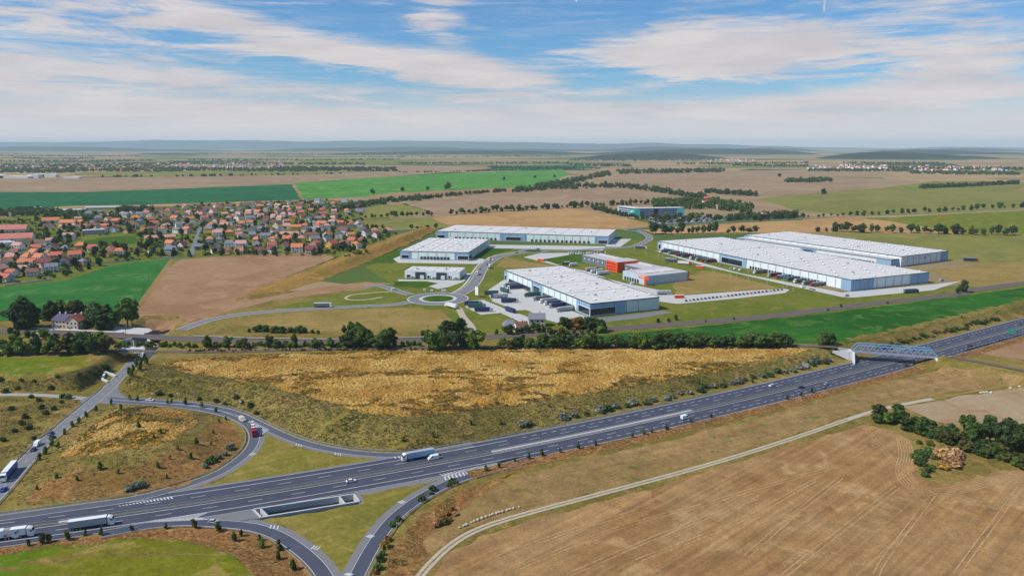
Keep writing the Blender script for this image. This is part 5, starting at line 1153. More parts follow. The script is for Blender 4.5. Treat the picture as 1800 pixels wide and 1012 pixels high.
long_house('apartment_block', (110,422),(129,421.5), 12, 8.5, 2.5, 'white', 'pink', 'tall white house with low pink roof beside the sports green', nwin=4, two=True)
long_house('village_hall', (255,424),(309,421), 11, 5, 3.2, 'yellow', 'pink', 'long yellow hall with pink roof beside the sports green', nwin=12)
long_house('farm_shed', (78,373),(150,371.5), 14, 4, 2, 'grey', 'flat', 'long grey shed at the back of the village, larger', nwin=8)
long_house('farm_shed', (150,368),(208,367), 12, 4, 2, 'grey', 'flat', 'long grey shed at the back of the village beside the scrub', nwin=8)
long_house('farm_shed', (55,369),(75,368.5), 12, 4, 2.5, 'white', 'flat', 'short pale shed at the back corner of the village', nwin=3)
VIL = np.array(pol([(-60,395),(150,378),(330,362),(560,352),(648,354),(640,372),(634,398),(700,412),(660,428),(640,440),(585,449),(330,452),(310,452),(190,464),(175,470),(120,488),(30,500),(-60,508)]))
GREENX = pol([(140,416),(240,411),(242,431),(140,436)]); STREET = pol([(335,452),(330,440),(345,405),(352,405),(343,452)])
rows = [(430,(-40,110)),(440,(30,170)),(449,(-40,215)),(457.5,(-40,180)),(467,(-40,150)),(477,(-40,125)),(487,(-20,70)),(495,(0,45)),(444.5,(190,560)),(436,(300,640)),(426,(345,655)),(417,(340,668)),(409,(180,694)),(401.5,(80,690)),(394.5,(135,690)),(388,(130,590)),(382,(150,600)),(377,(150,640)),(371.5,(200,640)),(366,(300,640)),(361,(420,640)),(357,(540,650))]
wk = ['white']*12+['cream']*4+['yellow']*2+['pink']*2+['grey']*2+['ochre']; rk = ['orange']*5+['red']*4+['brown']*5+['grey']*6+['pink']*4+['maroon']*2
HL = []
for ri, (v0, (ua, ub)) in enumerate(rows):
    u = ua+rnd.uniform(0, 8)
    sp = 1285*(17 if v0 > 390 else 21)/G(900, v0)[1]
    while u < ub:
        v = v0+rnd.uniform(-1.6,1.6)*(v0/430); p = G(u, v); P = np.array([p])
        ok = inside(P, VIL)[0] and not inside(P, GREENX)[0] and not inside(P, STREET)[0] and all((p[0]-x)**2+(p[1]-y)**2 > (r+7.5)**2 for x, y, r in HPOS)
        if ok and rnd.random() < .92:
            si = rnd.choice([0,0,1,1,2,3,4]); HL.append((ri, u, v, p, si, rnd.choice(wk), rnd.choice(rk))); HPOS.append((p[0], p[1], SHP[si][0]*.5))
        u += sp*rnd.uniform(.85,1.5)
_keep = list(HPOS)
HL = HL[:298]; print('houses', len(HL))
fr = sorted(set(h[0] for h in HL), key=lambda r: -rows[r][0])
for rank, ri in enumerate(fr):
    for k, (_, u, v, p, si, wc, rc) in enumerate(sorted([h for h in HL if h[0] == ri], key=lambda h: h[1])):
        lab = '%s house, %s roof, %s from the farm end in row %s above the fields' % (wc, rc, ordn(k+1), ordn(rank+1))
        house(p, rnd.choice([.15,.15,-.3,.15+math.pi/2,-.3+math.pi/2,.5])+rnd.uniform(-.12,.12), si, wc, rc, lab, hip=rnd.random() < .3, detail=v > 415, s_=rnd.uniform(1.0,1.28))
HPOS = _keep
strip('village_street', smooth_line(pol([(334,452),(338,440),(345,422),(350,408),(353,396)])), -3.6, 3.6, .12, ASPH3)
strip('village_street', smooth_line(pol([(60,470),(75,448),(88,432),(100,420),(118,408)])), -3., 3., .12, ASPH3)
# garden walls along the crop
def garden_wall(a, c, label):
    p, q = G(*a), G(*c); b = MB(); b.bar((*p,.8), (*q,.8), .4, 1.6); tag(b.build('garden_wall', CONC), label, 'wall')
garden_wall((8,503),(92,492), 'pale garden wall below the lowest village houses'); garden_wall((156,465),(245,458), 'pale garden wall along the green crop'); garden_wall((275,455),(322,452), 'pale garden wall beside the main street end')
# station house
st = np.array(G(92,577)); e = empty('station_house', (st[0], st[1], 0), -.10); tag(e, 'two storey cream station house with purple and red gabled roof beside the railway', 'house')
b = MB(); b.box((7,5.5,3.6), (14,11,7.2)); b.box((19,4,3.6), (10,14,7.2)); b.add([(14,-3,7.2),(24,-3,7.2),(19,-3,11.2),(14,11,7.2),(24,11,7.2),(19,11,11.2)], [(0,1,2),(3,5,4)]); b.build('wall', WM['cream'], e)
PURP = mat('purple_slate', (.09,.07,.14), .7)
b = MB(); b.add([(-.7,-.7,6.9),(16,-.7,6.9),(16,11.7,6.9),(-.7,11.7,6.9),(1.5,5.5,10.8),(19,5.5,10.8)], [(0,1,5,4),(2,3,4,5),(3,0,4)]); ro = b.build('roof', PURP, e)
b = MB(); b.add([(13.2,-3.8,6.8),(24.8,-3.8,6.8),(24.8,11.7,6.8),(13.2,11.7,6.8),(19,-3.8,11.4),(19,11.7,11.4)], [(1,2,5,4),(3,0,4,5)]); ro2 = b.build('gable_roof', RM['red'], e)
for x, y in ((3,6.5),(8,6.5),(19,3),(20.5,8)): b = MB(); b.box((x,y,11.2), (.9,.9,1.9)); b.build('chimney', FRAME, ro)
for z in (2., 5.2):
    for x in (1.8,4.6,7.4,10.2,12.6): o = bpy.data.objects.new('window', win_mesh()); o.location = (x,-.04,z); link(o, e)
    for x in (15.8,19,22.2): o = bpy.data.objects.new('window', win_mesh()); o.location = (x,-3.04,z); link(o, e)
    for y in (-.5,3.5,7.5): o = bpy.data.objects.new('window', win_mesh()); o.location = (24.04,y,z); o.rotation_euler = (0,0,math.pi/2); link(o, e)
for x, y in ((6,-.05),(17.4,-3.05)): o = bpy.data.objects.new('door', door_mesh()); o.location = (x,y,1.1); link(o, e)
b = MB(); b.box((12,-.03,3.7), (24,.1,.3)); b.box((19,-3.05,3.7), (10,.1,.3)); b.build('string_course', WM['pink'], e)
HPOS.append((st[0]+12, st[1]+4, 14))
# cottages by the green warehouse
for (u, v, si, rc, wc, rz, lab, hip) in ((897,580,0,'grey','white',.1,'small white cottage with slate roof beside the railway crossing',True),(943,572,1,'grey','cream',.05,'larger cream cottage with slate roof below the green warehouse',False),(915,582,2,'brown','white',.4,'dark roofed shed between the two cottages',False)):
    house(G(u, v), rz, si, wc, rc, lab, hip=hip, detail=True, s_=1.1, group='railway cottages')
# red roofed houses in the wood by the office
for i, (u, v) in enumerate(((1243,353),(1241,362),(1262,367),(1343,383),(1367,380),(1376,382))): house(G(u, v), .2*i, i % 3, 'white', 'red', 'red roofed white house among the trees right of the office, %s' % ordn(i+1), group='houses in the office wood', s_=1.5)
# far sheds and far villages
def far_shed(u, v, w_, d_, h_, label, c=FRAME):
    p = G(u, v); b = MB(); b.box((p[0], p[1], h_/2), (w_, d_, h_)); b.add([(p[0]-w_/2, p[1]-d_/2, h_), (p[0]+w_/2, p[1]-d_/2, h_), (p[0], p[1]-d_/2, h_+2), (p[0]-w_/2, p[1]+d_/2, h_), (p[0]+w_/2, p[1]+d_/2, h_), (p[0], p[1]+d_/2, h_+2)], [(0,1,2),(3,5,4),(0,2,5,3),(1,4,5,2)]); tag(b.build('far_shed', c), label, 'shed', 'white farm sheds')
for i, (u, v, w_, h_) in enumerate(((-2,313,60,14),(22,313,130,9),(45,313.5,40,9),(62,313,45,16),(72,311.5,50,14),(90,311.5,60,13),(128,313.5,70,7))): far_shed(u, v, w_, 30, h_, 'white farm shed beyond the ploughed field, %s from the picture edge' % ordn(i+1))
fv = MB(); fv.box((0,0,3), (12,10,6)); fv.add([(-6,-5,6),(6,-5,6),(6,5,6),(-6,5,6),(-6,0,9.5),(6,0,9.5)], [(0,1,5,4),(2,3,4,5),(0,4,3),(1,2,5)], 1)
FVM = [fv.mesh('far_house', [WM[a], RM[c_]]) for a, c_ in (('white','red'),('cream','orange'),('white','grey'),('grey','pink'))]
fw_ = [(290,500,287,297,110,'the far village below the hills on the left'),(20,300,288,299,70,'the scattered far hamlet behind the green strip'),(1420,1560,291,298,50,'the far village before the wooded hills'),(1590,1770,293,303,60,'the far village on the right below the hills'),(620,760,270,276,30,'the distant town under the horizon haze'),(1240,1330,280,286,24,'the far village in front of the blue ridge')]
for u0, u1, v0, v1, n, wh in fw_:
    for i in range(n):
        p = G(rnd.uniform(u0, u1), rnd.uniform(v0, v1)); o = bpy.data.objects.new('far_house', FVM[rnd.randrange(4)]); o.location = (*p, 0); o.rotation_euler = (0,0,rnd.random()*3); s_ = rnd.uniform(.9,1.7); o.scale = (s_,)*3; link(o)
        tag(o, 'tiny pale house in %s' % wh, 'house', 'houses of '+wh)
# ================================================================== plants
def leaf_mat(name, c, var=.5, rand=.25, sc_=.5, c2=None):
    m = bpy.data.materials.new(name); m.use_nodes = True; t = NT(m.node_tree); b = t.n['Principled BSDF']; b.inputs['Roughness'].default_value = .8; b.inputs['Specular IOR Level'].default_value = .12
    g = t.new('ShaderNodeNewGeometry'); pos = g.outputs['Position']; n = t.noise(pos, sc_, 4, .6)
    col = t.mix(t.ramp(n, .35, .65), c4([x*(1-var*.6) for x in c]), c4(c2 or [min(1, x*(1+var)) for x in c]))
    oi = t.new('ShaderNodeObjectInfo').outputs['Random']; hs = t.new('ShaderNodeHueSaturation'); t.l.new(col, hs.inputs['Color'])
    t.put(hs.inputs['Value'], t.math('MULTIPLY', t.ramp(oi, 0, 1, 1-rand, 1+rand, False), t.ramp(g.outputs['Random Per Island'], 0, 1, .75, 1.3, False)))
    t.put(hs.inputs['Hue'], t.ramp(t.math('FRACT', t.math('MULTIPLY', oi, 9.7)), 0, 1, .482, .512, False)); t.l.new(hs.outputs[0], b.inputs['Base Color'])
    tr_ = t.new('ShaderNodeBsdfTranslucent'); t.l.new(hs.outputs[0], tr_.inputs[0]); mx = t.new('ShaderNodeMixShader'); mx.inputs[0].default_value = .35
    t.l.new(b.outputs[0], mx.inputs[1]); t.l.new(tr_.outputs[0], mx.inputs[2]); t.l.new(mx.outputs[0], t.n['Material Output'].inputs[0]); return m
LF = dict(dark=leaf_mat('foliage_dark', (.066,.112,.034)), mid=leaf_mat('foliage_mid', (.090,.150,.032)), bright=leaf_mat('foliage_bright', (.145,.215,.035)), olive=leaf_mat('foliage_olive', (.115,.115,.03)), silver=leaf_mat('foliage_silver', (.20,.22,.17), .6), conifer=leaf_mat('foliage_conifer', (.028,.05,.028)),
          autumn=leaf_mat('foliage_autumn', (.26,.13,.035)), peach=leaf_mat('foliage_peach', (.46,.27,.13), .5), yellow=leaf_mat('foliage_yellow', (.40,.27,.04)))
BARK = mat('bark', (.10,.075,.055), .95)
def scatter(poly, n, rr):
    A = np.array(poly); lo, hi = A.min(0), A.max(0); out = np.zeros((0,2))
    while len(out) < n: q = lo+(hi-lo)*rr.random((n*2,2)); out = np.vstack([out, q[inside(q, poly)]])
    return out[:n]
def leaf_cloud(lobes, n, size, rr, up=.35):
    L = np.array(lobes, float); vol = L[:,3]*L[:,4]*L[:,5]; k = rr.choice(len(L), n, p=vol**.7/np.sum(vol**.7)); d = rr.normal(size=(n,3)); d /= np.linalg.norm(d, axis=1)[:,None]
    rad = rr.random(n)**.28; c = L[k,:3]+d*L[k,3:6]*rad[:,None]
    nrm = d+rr.normal(size=(n,3))*.55+np.array([0,0,up]); nrm /= np.linalg.norm(nrm, axis=1)[:,None]
    a = np.cross(nrm, rr.normal(size=(n,3))); a /= np.linalg.norm(a, axis=1)[:,None]; b_ = np.cross(nrm, a); s_ = (size*(.55+.9*rr.random(n)))[:,None]
    V = np.stack([c-a*s_-b_*s_*.5, c+a*s_*.2-b_*s_, c+a*s_+b_*s_*.4, c-a*s_*.3+b_*s_], 1).reshape(-1,3); V[:,2] = np.maximum(V[:,2], .02)
    return V, np.arange(4*n).reshape(n,4)
def lobes_for(kind, rr):
    if kind == 'round': base = [(0,0,6.0,2.2,2.2,2.6)]+[(math.cos(a)*rr.uniform(1.4,3.3), math.sin(a)*rr.uniform(1.4,3.3), rr.uniform(3.6,8.2), rr.uniform(.9,1.9), rr.uniform(.9,1.9), rr.uniform(.8,1.6)) for a in np.linspace(0,6.28*2,13)[:-1]]+[(rr.uniform(-.8,.8), rr.uniform(-.8,.8), 8.6, 1.7,1.7,1.5)]
    elif kind == 'oval': base = [(0,0,5.6,2.2,2.2,4.0)]+[(math.cos(a)*1.5, math.sin(a)*1.5, rr.uniform(3,8), 1.4, 1.4, 1.8) for a in np.linspace(0,6.28,6)[:-1]]+[(rr.uniform(-.4,.4),0,9.2,1.0,1.0,1.2)]
    elif kind == 'bushy': base = [(math.cos(a)*rr.uniform(.9,2.9), math.sin(a)*rr.uniform(.9,2.9), rr.uniform(1.4,7.6), rr.uniform(1.,1.9), rr.uniform(1.,1.9), rr.uniform(.9,1.9)) for a in np.linspace(0,6.28*2,14)[:-1]]+[(0,0,4.4,1.9,1.9,3.8),(rr.uniform(-1,1),rr.uniform(-1,1),8.2,1.5,1.5,1.6)]
    elif kind == 'bush': base = [(math.cos(a)*.7, math.sin(a)*.7, rr.uniform(.6,1.3), .8*rr.uniform(.8,1.2), .8, .75) for a in np.linspace(0,6.28,6)[:-1]]+[(0,0,1.4,.8,.8,.8)]
    elif kind == 'sapling': base = [(0,0,1.6,.75,.75,1.3),(rr.uniform(-.4,.4),rr.uniform(-.4,.4),2.6,.5,.5,.8),(rr.uniform(-.6,.6),rr.uniform(-.6,.6),1.0,.7,.7,.7)]
    elif kind == 'spruce': base = [(0,0,z,2.3*(1-z/10.6)+.25,2.3*(1-z/10.6)+.25,.9) for z in np.arange(1.2,10,1.1)]
    return base
PROTO = {}
def proto(kind, leaf, v):
    k = (kind, leaf, v)
    if k not in PROTO:
        rr = np.random.default_rng(abs(hash((kind, v))) % 9999 if False else (len(kind)*131+v*17+len(leaf))); n, s_ = dict(round=(1100,.52), oval=(750,.5), bushy=(1150,.52), bush=(150,.34), sapling=(130,.34), spruce=(520,.5))[kind]
        V, Q = leaf_cloud(lobes_for(kind, rr), n, s_, rr); cm = npmesh('crown', V, Q, LF[leaf])
        b = MB(); h_ = dict(round=6.5, oval=7.5, bushy=5.5, bush=1., sapling=1.8, spruce=9.)[kind]; r_ = dict(round=.28, oval=.24, bushy=.24, bush=.06, sapling=.06, spruce=.22)[kind]
        b.cyl((0,0,-.3), r_, h_, 7, 0, 'z', r_*.35)
        if kind in ('round','bushy','oval'):
            for a in np.linspace(0,6.28,5)[:-1]+v: b.bar((0,0,h_*.42), (math.cos(a)*1.9, math.sin(a)*1.9, h_*.85), .16, .16)
        PROTO[k] = (cm, b.mesh('trunk', BARK))
    return PROTO[k]
HT = dict(round=9.6, oval=10., bushy=9., bush=2.1, sapling=3.2, spruce=10.3)
TC = [0]
def tree(p, h_, kind, leaf, label, group, name=None, z=None, wide=1.):
    cm, tm = proto(kind, leaf, TC[0] % 3); TC[0] += 1; s_ = h_/HT[kind]; zz = H(*p) if z is None else z
    nm = name or dict(round='tree', oval='tree', bushy='tree', bush='bush', sapling='young_tree', spruce='conifer_tree')[kind]
    if kind == 'bush':
        o = bpy.data.objects.new(nm, cm); o.location = (p[0], p[1], zz); o.scale = (s_*wide, s_*wide, s_); o.rotation_euler = (0,0,rnd.random()*6.28); link(o); tag(o, label, 'bush', group); return o
    e = empty(nm, (p[0], p[1], zz), rnd.random()*6.28, (s_*wide, s_*wide, s_)); tag(e, label, 'tree', group); link(bpy.data.objects.new('trunk', tm), e); link(bpy.data.objects.new('crown', cm), e); return e
def pick(w_): return rnd.choices([a for a, _ in w_], [b for _, b in w_])[0]
def px_tree(u, v, hp, kind, leaf, label, group, wide=1., name=None):
    p = GH(u, v); d_ = math.hypot(*p); return tree(p, hp*math.hypot(d_, CAMZ)/1285*1.0, kind, leaf, label, group, wide=wide, name=name)
ADJ = dict(dark='dark green', mid='green', bright='light green', olive='olive green', silver='silvery', conifer='blackish green', autumn='rust brown', peach='peach brown', yellow='golden')
def line_trees(pts, n, hp, kinds, leaves, where, group, frm, jit=(3,1.2), wide=1.):
    g0 = group.split()[0]; nm_ = g0+'_tree' if g0 in ('railway','station','avenue','cottage','office','hedge') else None
    """n trees along a pixel polyline"""
    P = np.array(pts, float); s = np.concatenate([[0], np.cumsum(np.hypot(*np.diff(P, axis=0).T))])
    for i in range(n):
        t = s[-1]*(i+.5+rnd.uniform(-.3,.3))/n; u = np.interp(t, s, P[:,0])+rnd.uniform(-jit[0], jit[0])*.5; v = np.interp(t, s, P[:,1])+rnd.uniform(-jit[1], jit[1]); lf = pick(leaves); kd = pick(kinds)
        px_tree(u, v, hp*rnd.uniform(.6,1.3), kd, lf, '%s %s %s, %s from %s' % (ADJ[lf], 'bush' if kd == 'bush' else 'tree', where, ordn(i+1), frm), group, wide=wide*rnd.uniform(.85,1.45), name=nm_ if kd != 'bush' else None)
KB = [('bushy',3),('round',2),('oval',1)]; LMIX = [('dark',3),('mid',4),('bright',1.2)]; LDK = [('dark',4),('mid',2)]
line_trees([(600,612),(650,612),(698,611)], 11, 28, KB, LMIX, 'in the tall clump by the railway', 'railway trees', 'the underpass', (4,3))
line_trees([(748,612),(800,612),(842,610)], 10, 25, KB, LMIX, 'in the round clump by the railway', 'railway trees', 'the tall clump', (4,3))
line_trees([(870,612),(905,613)], 3, 16, KB, [('bright',2),('olive',1)], 'between the clump and the tree belt', 'railway trees', 'the round clump', (4,2))
line_trees([(900,608),(1000,611),(1100,610),(1200,609),(1300,609),(1390,607)], 84, 19, KB, [('dark',2),('mid',5),('bright',2)], 'in the belt behind the reed field', 'railway trees', 'the cottages end', (5,3), 1.25)
line_trees([(1440,604),(1468,607)], 5, 15, KB, LMIX, 'by the branch line before the blue bridge', 'railway trees', 'the tree belt', (4,2))
line_trees([(-30,622),(60,622),(110,622),(190,620)], 17, 23, KB, [('dark',3),('mid',3),('bright',2),('olive',1)], 'in the hedge above the left meadow', 'trees by the left meadow', 'the picture edge', (5,3))
line_trees([(10,590),(60,598),(135,602)], 8, 15, KB, [('dark',2),('bright',2),('mid',2)], 'between the two railway lines', 'trees by the left meadow', 'the picture edge', (5,2))
line_trees([(150,602),(194,603)], 6, 15, [('bushy',1)], [('bright',1)], 'in the bright thicket below the station', 'trees by the left meadow', 'the station house', (2,1), 1.3)
line_trees([(340,610),(400,612),(470,612),(520,612),(585,612)], 11, 19, [('oval',2),('bushy',2)], [('mid',3),('olive',1),('bright',1)], 'standing alone beside the branch line', 'railway trees', 'the underpass', (34,3))
line_trees([(25,578),(50,577),(68,576)], 4, 36, KB, LDK, 'left of the station house', 'station trees', 'the picture edge', (3,2))
line_trees([(80,562),(150,560)], 8, 24, KB, [('dark',3),('mid',1),('olive',1)], 'behind the station house', 'station trees', 'the picture edge', (3,2))
line_trees([(158,573),(178,577),(198,576)], 5, 38, [('round',2),('bushy',1)], LDK, 'beside the red station roof', 'station trees', 'the station house', (2,2))
line_trees([(222,574),(238,575)], 2, 36, [('round',1)], [('mid',1)], 'on the forecourt', 'station trees', 'the station house', (1,1))
line_trees([(435,583),(500,584),(562,586)], 13, 10, [('bushy',1)], LDK, 'in the hedge below the tan field', 'railway hedge', 'the underpass', (3,1), 1.3)
line_trees([(600,585),(625,585),(640,583)], 4, 15, KB, LMIX, 'at the tan field edge', 'railway hedge', 'the hedge', (2,1))
line_trees([(775,582),(795,582),(812,581)], 6, 16, KB, LDK, 'by the gravel lane end', 'lane trees', 'the tan field', (2,2), 1.3)
line_trees([(868,585),(905,586),(935,582),(965,583)], 9, 14, KB, LDK, 'around the cottages', 'cottage trees', 'the lane', (4,3))
line_trees([(985,578),(1015,576),(1045,577),(1060,580)], 7, 20, KB, [('dark',2),('mid',2),('autumn',.6)], 'before the green warehouse corner', 'cottage trees', 'the cottages', (3,3), 1.2)
line_trees([(960,588),(1060,586)], 9, 11, [('bushy',1)], [('bright',2),('olive',2)], 'in the light scrub by the railway', 'cottage trees', 'the cottages', (3,1), 1.3)
line_trees([(1150,568),(1170,566),(1195,562)], 3, 8, [('bushy',1)], LDK, 'on the railway bank by the warehouse', 'railway bank trees', 'the warehouse', (2,1))
for u, v, hp in ((1694,514,18),(1683,516,8),(1455,546,4),(1478,540,5),(1560,534,4),(1290,562,5),(1240,566,4)): px_tree(u, v, hp, 'bushy', 'dark', 'dark lone bush tree on the railway bank at about %d steps from the blue bridge' % abs(int(u-1500)), 'railway bank trees')
line_trees([(1141,412),(1230,411),(1260,410)], 13, 17, [('round',2),('oval',2)], [('dark',3),('mid',1)], 'in the avenue behind the long hall', 'avenue trees', 'the small road junction', (2,.6))
line_trees([(1275,411),(1330,411)], 5, 11, [('round',1)], [('dark',1),('olive',1)], 'thinly set behind the banner hall', 'avenue trees', 'the avenue', (3,.6))
line_trees([(1430,407),(1560,409),(1690,412),(1790,414)], 27, 12, [('round',2),('oval',1),('bushy',1)], [('dark',3),('olive',2),('mid',1)], 'in the avenue past the banner hall', 'avenue trees', 'the banner hall', (5,.8))
line_trees([(1330,388),(1460,381),(1600,375),(1800,364)], 38, 7, [('round',1),('bushy',1)], [('dark',3),('mid',1)], 'along the country road past the office', 'country road trees', 'the office', (5,.8))
line_trees([(1150,396),(1200,393),(1330,387)], 16, 8, [('round',1)], [('dark',2),('mid',2)], 'lining the office car park', 'office trees', 'the tan field', (3,.8))
line_trees([(1135,388),(1200,386),(1262,382)], 26, 9, [('round',1),('bushy',1)], [('bright',2),('mid',2),('olive',1)], 'inside the office car park', 'office trees', 'the tan field', (3,3))
line_trees([(640,385),(700,382),(765,379)], 14, 9, [('round',1)], LDK, 'in the row between the olive fields', 'field row trees', 'the village', (2,.5))
line_trees([(790,378),(880,372),(960,368),(1010,365),(1090,361),(1180,358)], 52, 9, [('round',1),('bushy',1)], LDK, 'in the long row below the ploughed field', 'field row trees', 'the olive field', (3,.8))
line_trees([(715,404),(770,403)], 5, 9, [('round',1)], LDK, 'behind the long hall roof', 'field row trees', 'the village', (3,.4))
line_trees([(640,402),(660,404),(690,403)], 5, 8, [('round',1)], LDK, 'at the village road end', 'field row trees', 'the village', (3,.6))
# village trees
VTL = []
for t_ in range(4000):
    if len(VTL) >= 295: break
    u = rnd.uniform(-40,690); v = rnd.choice([rnd.uniform(355,450), rnd.uniform(395,505)]); p = G(u, v); P = np.array([p])
    if not inside(P, VIL)[0] or inside(P, GREENX)[0] or inside(P, STREET)[0]: continue
    if any((p[0]-x)**2+(p[1]-y)**2 < (r*.8+3.2)**2 for x, y, r in HPOS): continue
    VTL.append((int((505-v)/12), u, p))
for bd_ in sorted(set(t[0] for t in VTL)):
    for i, (_, u, p) in enumerate(sorted(t for t in VTL if t[0] == bd_)):
        lf = pick([('dark',5),('mid',3),('conifer',2),('bright',.6),('olive',.6)])
        tree(p, rnd.uniform(7,12), 'spruce' if lf == 'conifer' else pick(KB), lf, '%s garden tree, %s from the farm end in village band %s above the fields' % (ADJ[lf], ordn(i+1), ordn(bd_+1)), 'garden trees among the village roofs', z=0, name='garden_tree')
P_ = scatter([tuple(p) for p in VIL], 2100, np.random.default_rng(5)); hp_ = np.array(HPOS)
k_ = np.array([((hp_[:,0]-p[0])**2+(hp_[:,1]-p[1])**2 > (hp_[:,2]*.95+1.5)**2).all() for p in P_]) & ~inside(P_, GREENX) & ~inside(P_, STREET); P_ = P_[k_]
rr0 = np.random.default_rng(6); Vs = []; Qs = []; b0 = 0
for x, y in P_:
    h_ = rr0.uniform(2.,7.); V, Q = leaf_cloud([(x,y,h_*.5,h_*.5,h_*.5,h_*.5),(x+h_*.4,y,h_*.35,h_*.4,h_*.4,h_*.35)], 40, h_*.16, rr0); Vs.append(V); Qs.append(Q+b0); b0 += len(V)
tag(link(bpy.data.objects.new('garden_greenery', npmesh('garden_greenery', np.vstack(Vs), np.vstack(Qs), LF['dark']))), 'hedges and shrubs filling the village gardens', 'greenery', kind='stuff')
line_trees([(600,452),(620,449),(648,442)], 5, 5, [('bush',1)], [('bright',1),('mid',1)], 'on the grass corner below the village', 'village edge bushes', 'the brown field', (4,1))
# hedge and trees in the lower right
for i, (u, v, hp, wd) in enumerate(((1702,779,42,.9),(1738,785,44,1.15),(1672,772,24,1.0),(1772,800,52,1.1),(1808,812,58,1.15),(1762,786,24,1.2),(1578,727,16,1.3))): px_tree(u, v, hp, 'round', 'dark' if i != 0 else 'mid', 'large dark tree in the hedge by the pale field, %s along it' % ordn(i+1), 'hedge trees by the pale field', wide=wd)
line_trees([(1540,735),(1580,740),(1630,757),(1690,782),(1740,800),(1800,815)], 64, 15, [('bushy',1)], [('dark',3),('mid',2),('olive',2),('bright',.5)], 'in the hedge below the pale field', 'hedge below the pale field', 'the gravel lane', (10,9), 1.25)
for i in range(22): px_tree(1668+rnd.gauss(0,12), 806+rnd.gauss(0,7), rnd.uniform(8,14), 'bush', 'peach' if i % 4 else 'yellow', 'peach brown withered bush in the heap on the green spur', 'withered bushes on the green spur', wide=1.3)
for i in range(20): px_tree(1625+rnd.gauss(0,9), 805+rnd.gauss(0,16), rnd.uniform(5,9), 'bush', rnd.choice(['mid','dark','olive']), 'green bush at the tip of the green spur in the stubble', 'green bushes on the spur', wide=1.2)
# bushes along the motorway and on the banks
sb = cut(offset(MW, 21.5), near_s(MW, 905, 770), near_s(MW, 1480, 640))
for i, p in enumerate(resample(sb, 7.)):
    if rnd.random() < .12: continue
    q = p+np.array([rnd.uniform(-2,2), rnd.uniform(-1,3.5)]); lf = 'silver' if rnd.random() < .55 else 'dark'
    tree(q, rnd.uniform(2.,3.6), 'bush', lf, '%s shrub at the foot of the reed bank by the motorway, %s along' % (ADJ[lf], ordn(i+1)), 'shrubs along the motorway', wide=1.3)
sb = cut(offset(MW, 20.5), near_s(MW, 1560, 628), near_s(MW, 1800, 573))
for i, p in enumerate(resample(sb, 6.)): tree(p+np.array([0, rnd.uniform(0,5)]), rnd.uniform(1.6,3.), 'bush', rnd.choice(['dark','olive','dark']), 'dark shrub on the cutting slope beyond the blue bridge, %s along' % ordn(i+1), 'shrubs beyond the bridge', wide=1.3)
def spots(L_, kind, leaves, hr, where, group):
    for i, (u, v) in enumerate(L_):
        lf = pick(leaves); p = GH(u, v); tree(p, rnd.uniform(*hr), kind, lf, '%s %s %s, %s of them' % (ADJ[lf], 'sapling' if kind == 'sapling' else 'bush', where, ordn(i+1)), group)
spots([(228,702),(242,704),(295,709),(302,708),(326,711),(355,716),(380,724),(213,719),(196,710),(170,722),(152,733),(139,743),(127,750),(114,763),(92,783),(103,786),(80,798),(70,808)], 'sapling', [('mid',3),('bright',2),('dark',1)], (2.6,4.2), 'beside the road round the mound', 'saplings round the mound')
spots([(385,742),(397,738),(283,762),(271,770),(244,752),(375,762),(371,782),(345,781),(299,806),(278,823),(208,832),(177,824),(136,845),(100,840),(66,860),(293,841),(336,806),(312,790)], 'sapling', [('mid',3),('dark',2),('bright',1)], (2.,3.6), 'on the mound slope', 'saplings on the mound')
spots([(232,860),(242,857),(250,855),(226,862),(360,822),(365,815),(378,812),(385,806),(395,800),(405,790),(372,808)], 'bush', [('silver',2),('dark',3)], (2.,3.2), 'on the mound foot by the loop ramp', 'mound foot bushes')
spots([(0,669),(37,670),(60,671),(100,663),(90,684),(157,654),(175,652),(185,647),(190,648),(55,699),(68,705),(73,718),(108,708),(44,735),(38,746),(25,759),(50,754),(110,699),(121,700),(10,690),(30,684),(140,660),(170,660),(5,775),(60,772),(80,728),(95,720),(20,720)], 'bush', [('dark',4),('mid',2),('olive',1)], (1.8,3.), 'on the left bank by the local road', 'bushes on the left bank')
spots([(240,645),(248,640),(255,632),(235,652),(228,660),(232,662),(247,650),(258,640)], 'sapling', [('mid',2),('bright',1),('dark',1)], (4,6.5), 'by the underpass beside the reed bank', 'trees by the underpass')
spots([(150,940),(119,949),(87,952),(51,958),(232,933),(292,929),(343,928),(383,934),(424,942),(412,951),(457,950),(461,962),(490,967),(489,983),(515,1001),(178,939),(75,955)], 'sapling', [('mid',2),('olive',2),('dark',1)], (2.4,4.2), 'on the rusty verge by the slip road', 'saplings on the rusty verge')
spots([(854,827),(877,822),(905,811),(930,806),(952,801),(985,795),(1017,788),(1047,783),(1112,769),(1131,763),(1146,760),(1171,755),(1250,734),(1214,742),(1383,702),(1408,696),(1427,690),(1450,684),(1593,644),(1605,640)], 'sapling', [('olive',2),('dark',2),('mid',1)], (2.,3.6), 'on the near motorway verge', 'saplings on the near verge')
spots([(800,850),(795,848),(757,868),(741,880),(760,862),(690,925),(700,915),(790,855),(668,985),(672,975),(664,1000),(676,962),(660,1008),(682,950)], 'bush', [('yellow',1),('autumn',2),('mid',2),('dark',1)], (1.6,3.), 'on the rough verge beside the entry ramp', 'bushes on the rough verge')
spots([(778,912),(785,905),(790,915),(772,922),(800,905),(795,898),(765,925),(782,920)], 'bush', [('autumn',3),('peach',1),('olive',1)], (1.6,2.6), 'in the rusty thicket above the gravel lane', 'rusty thicket')
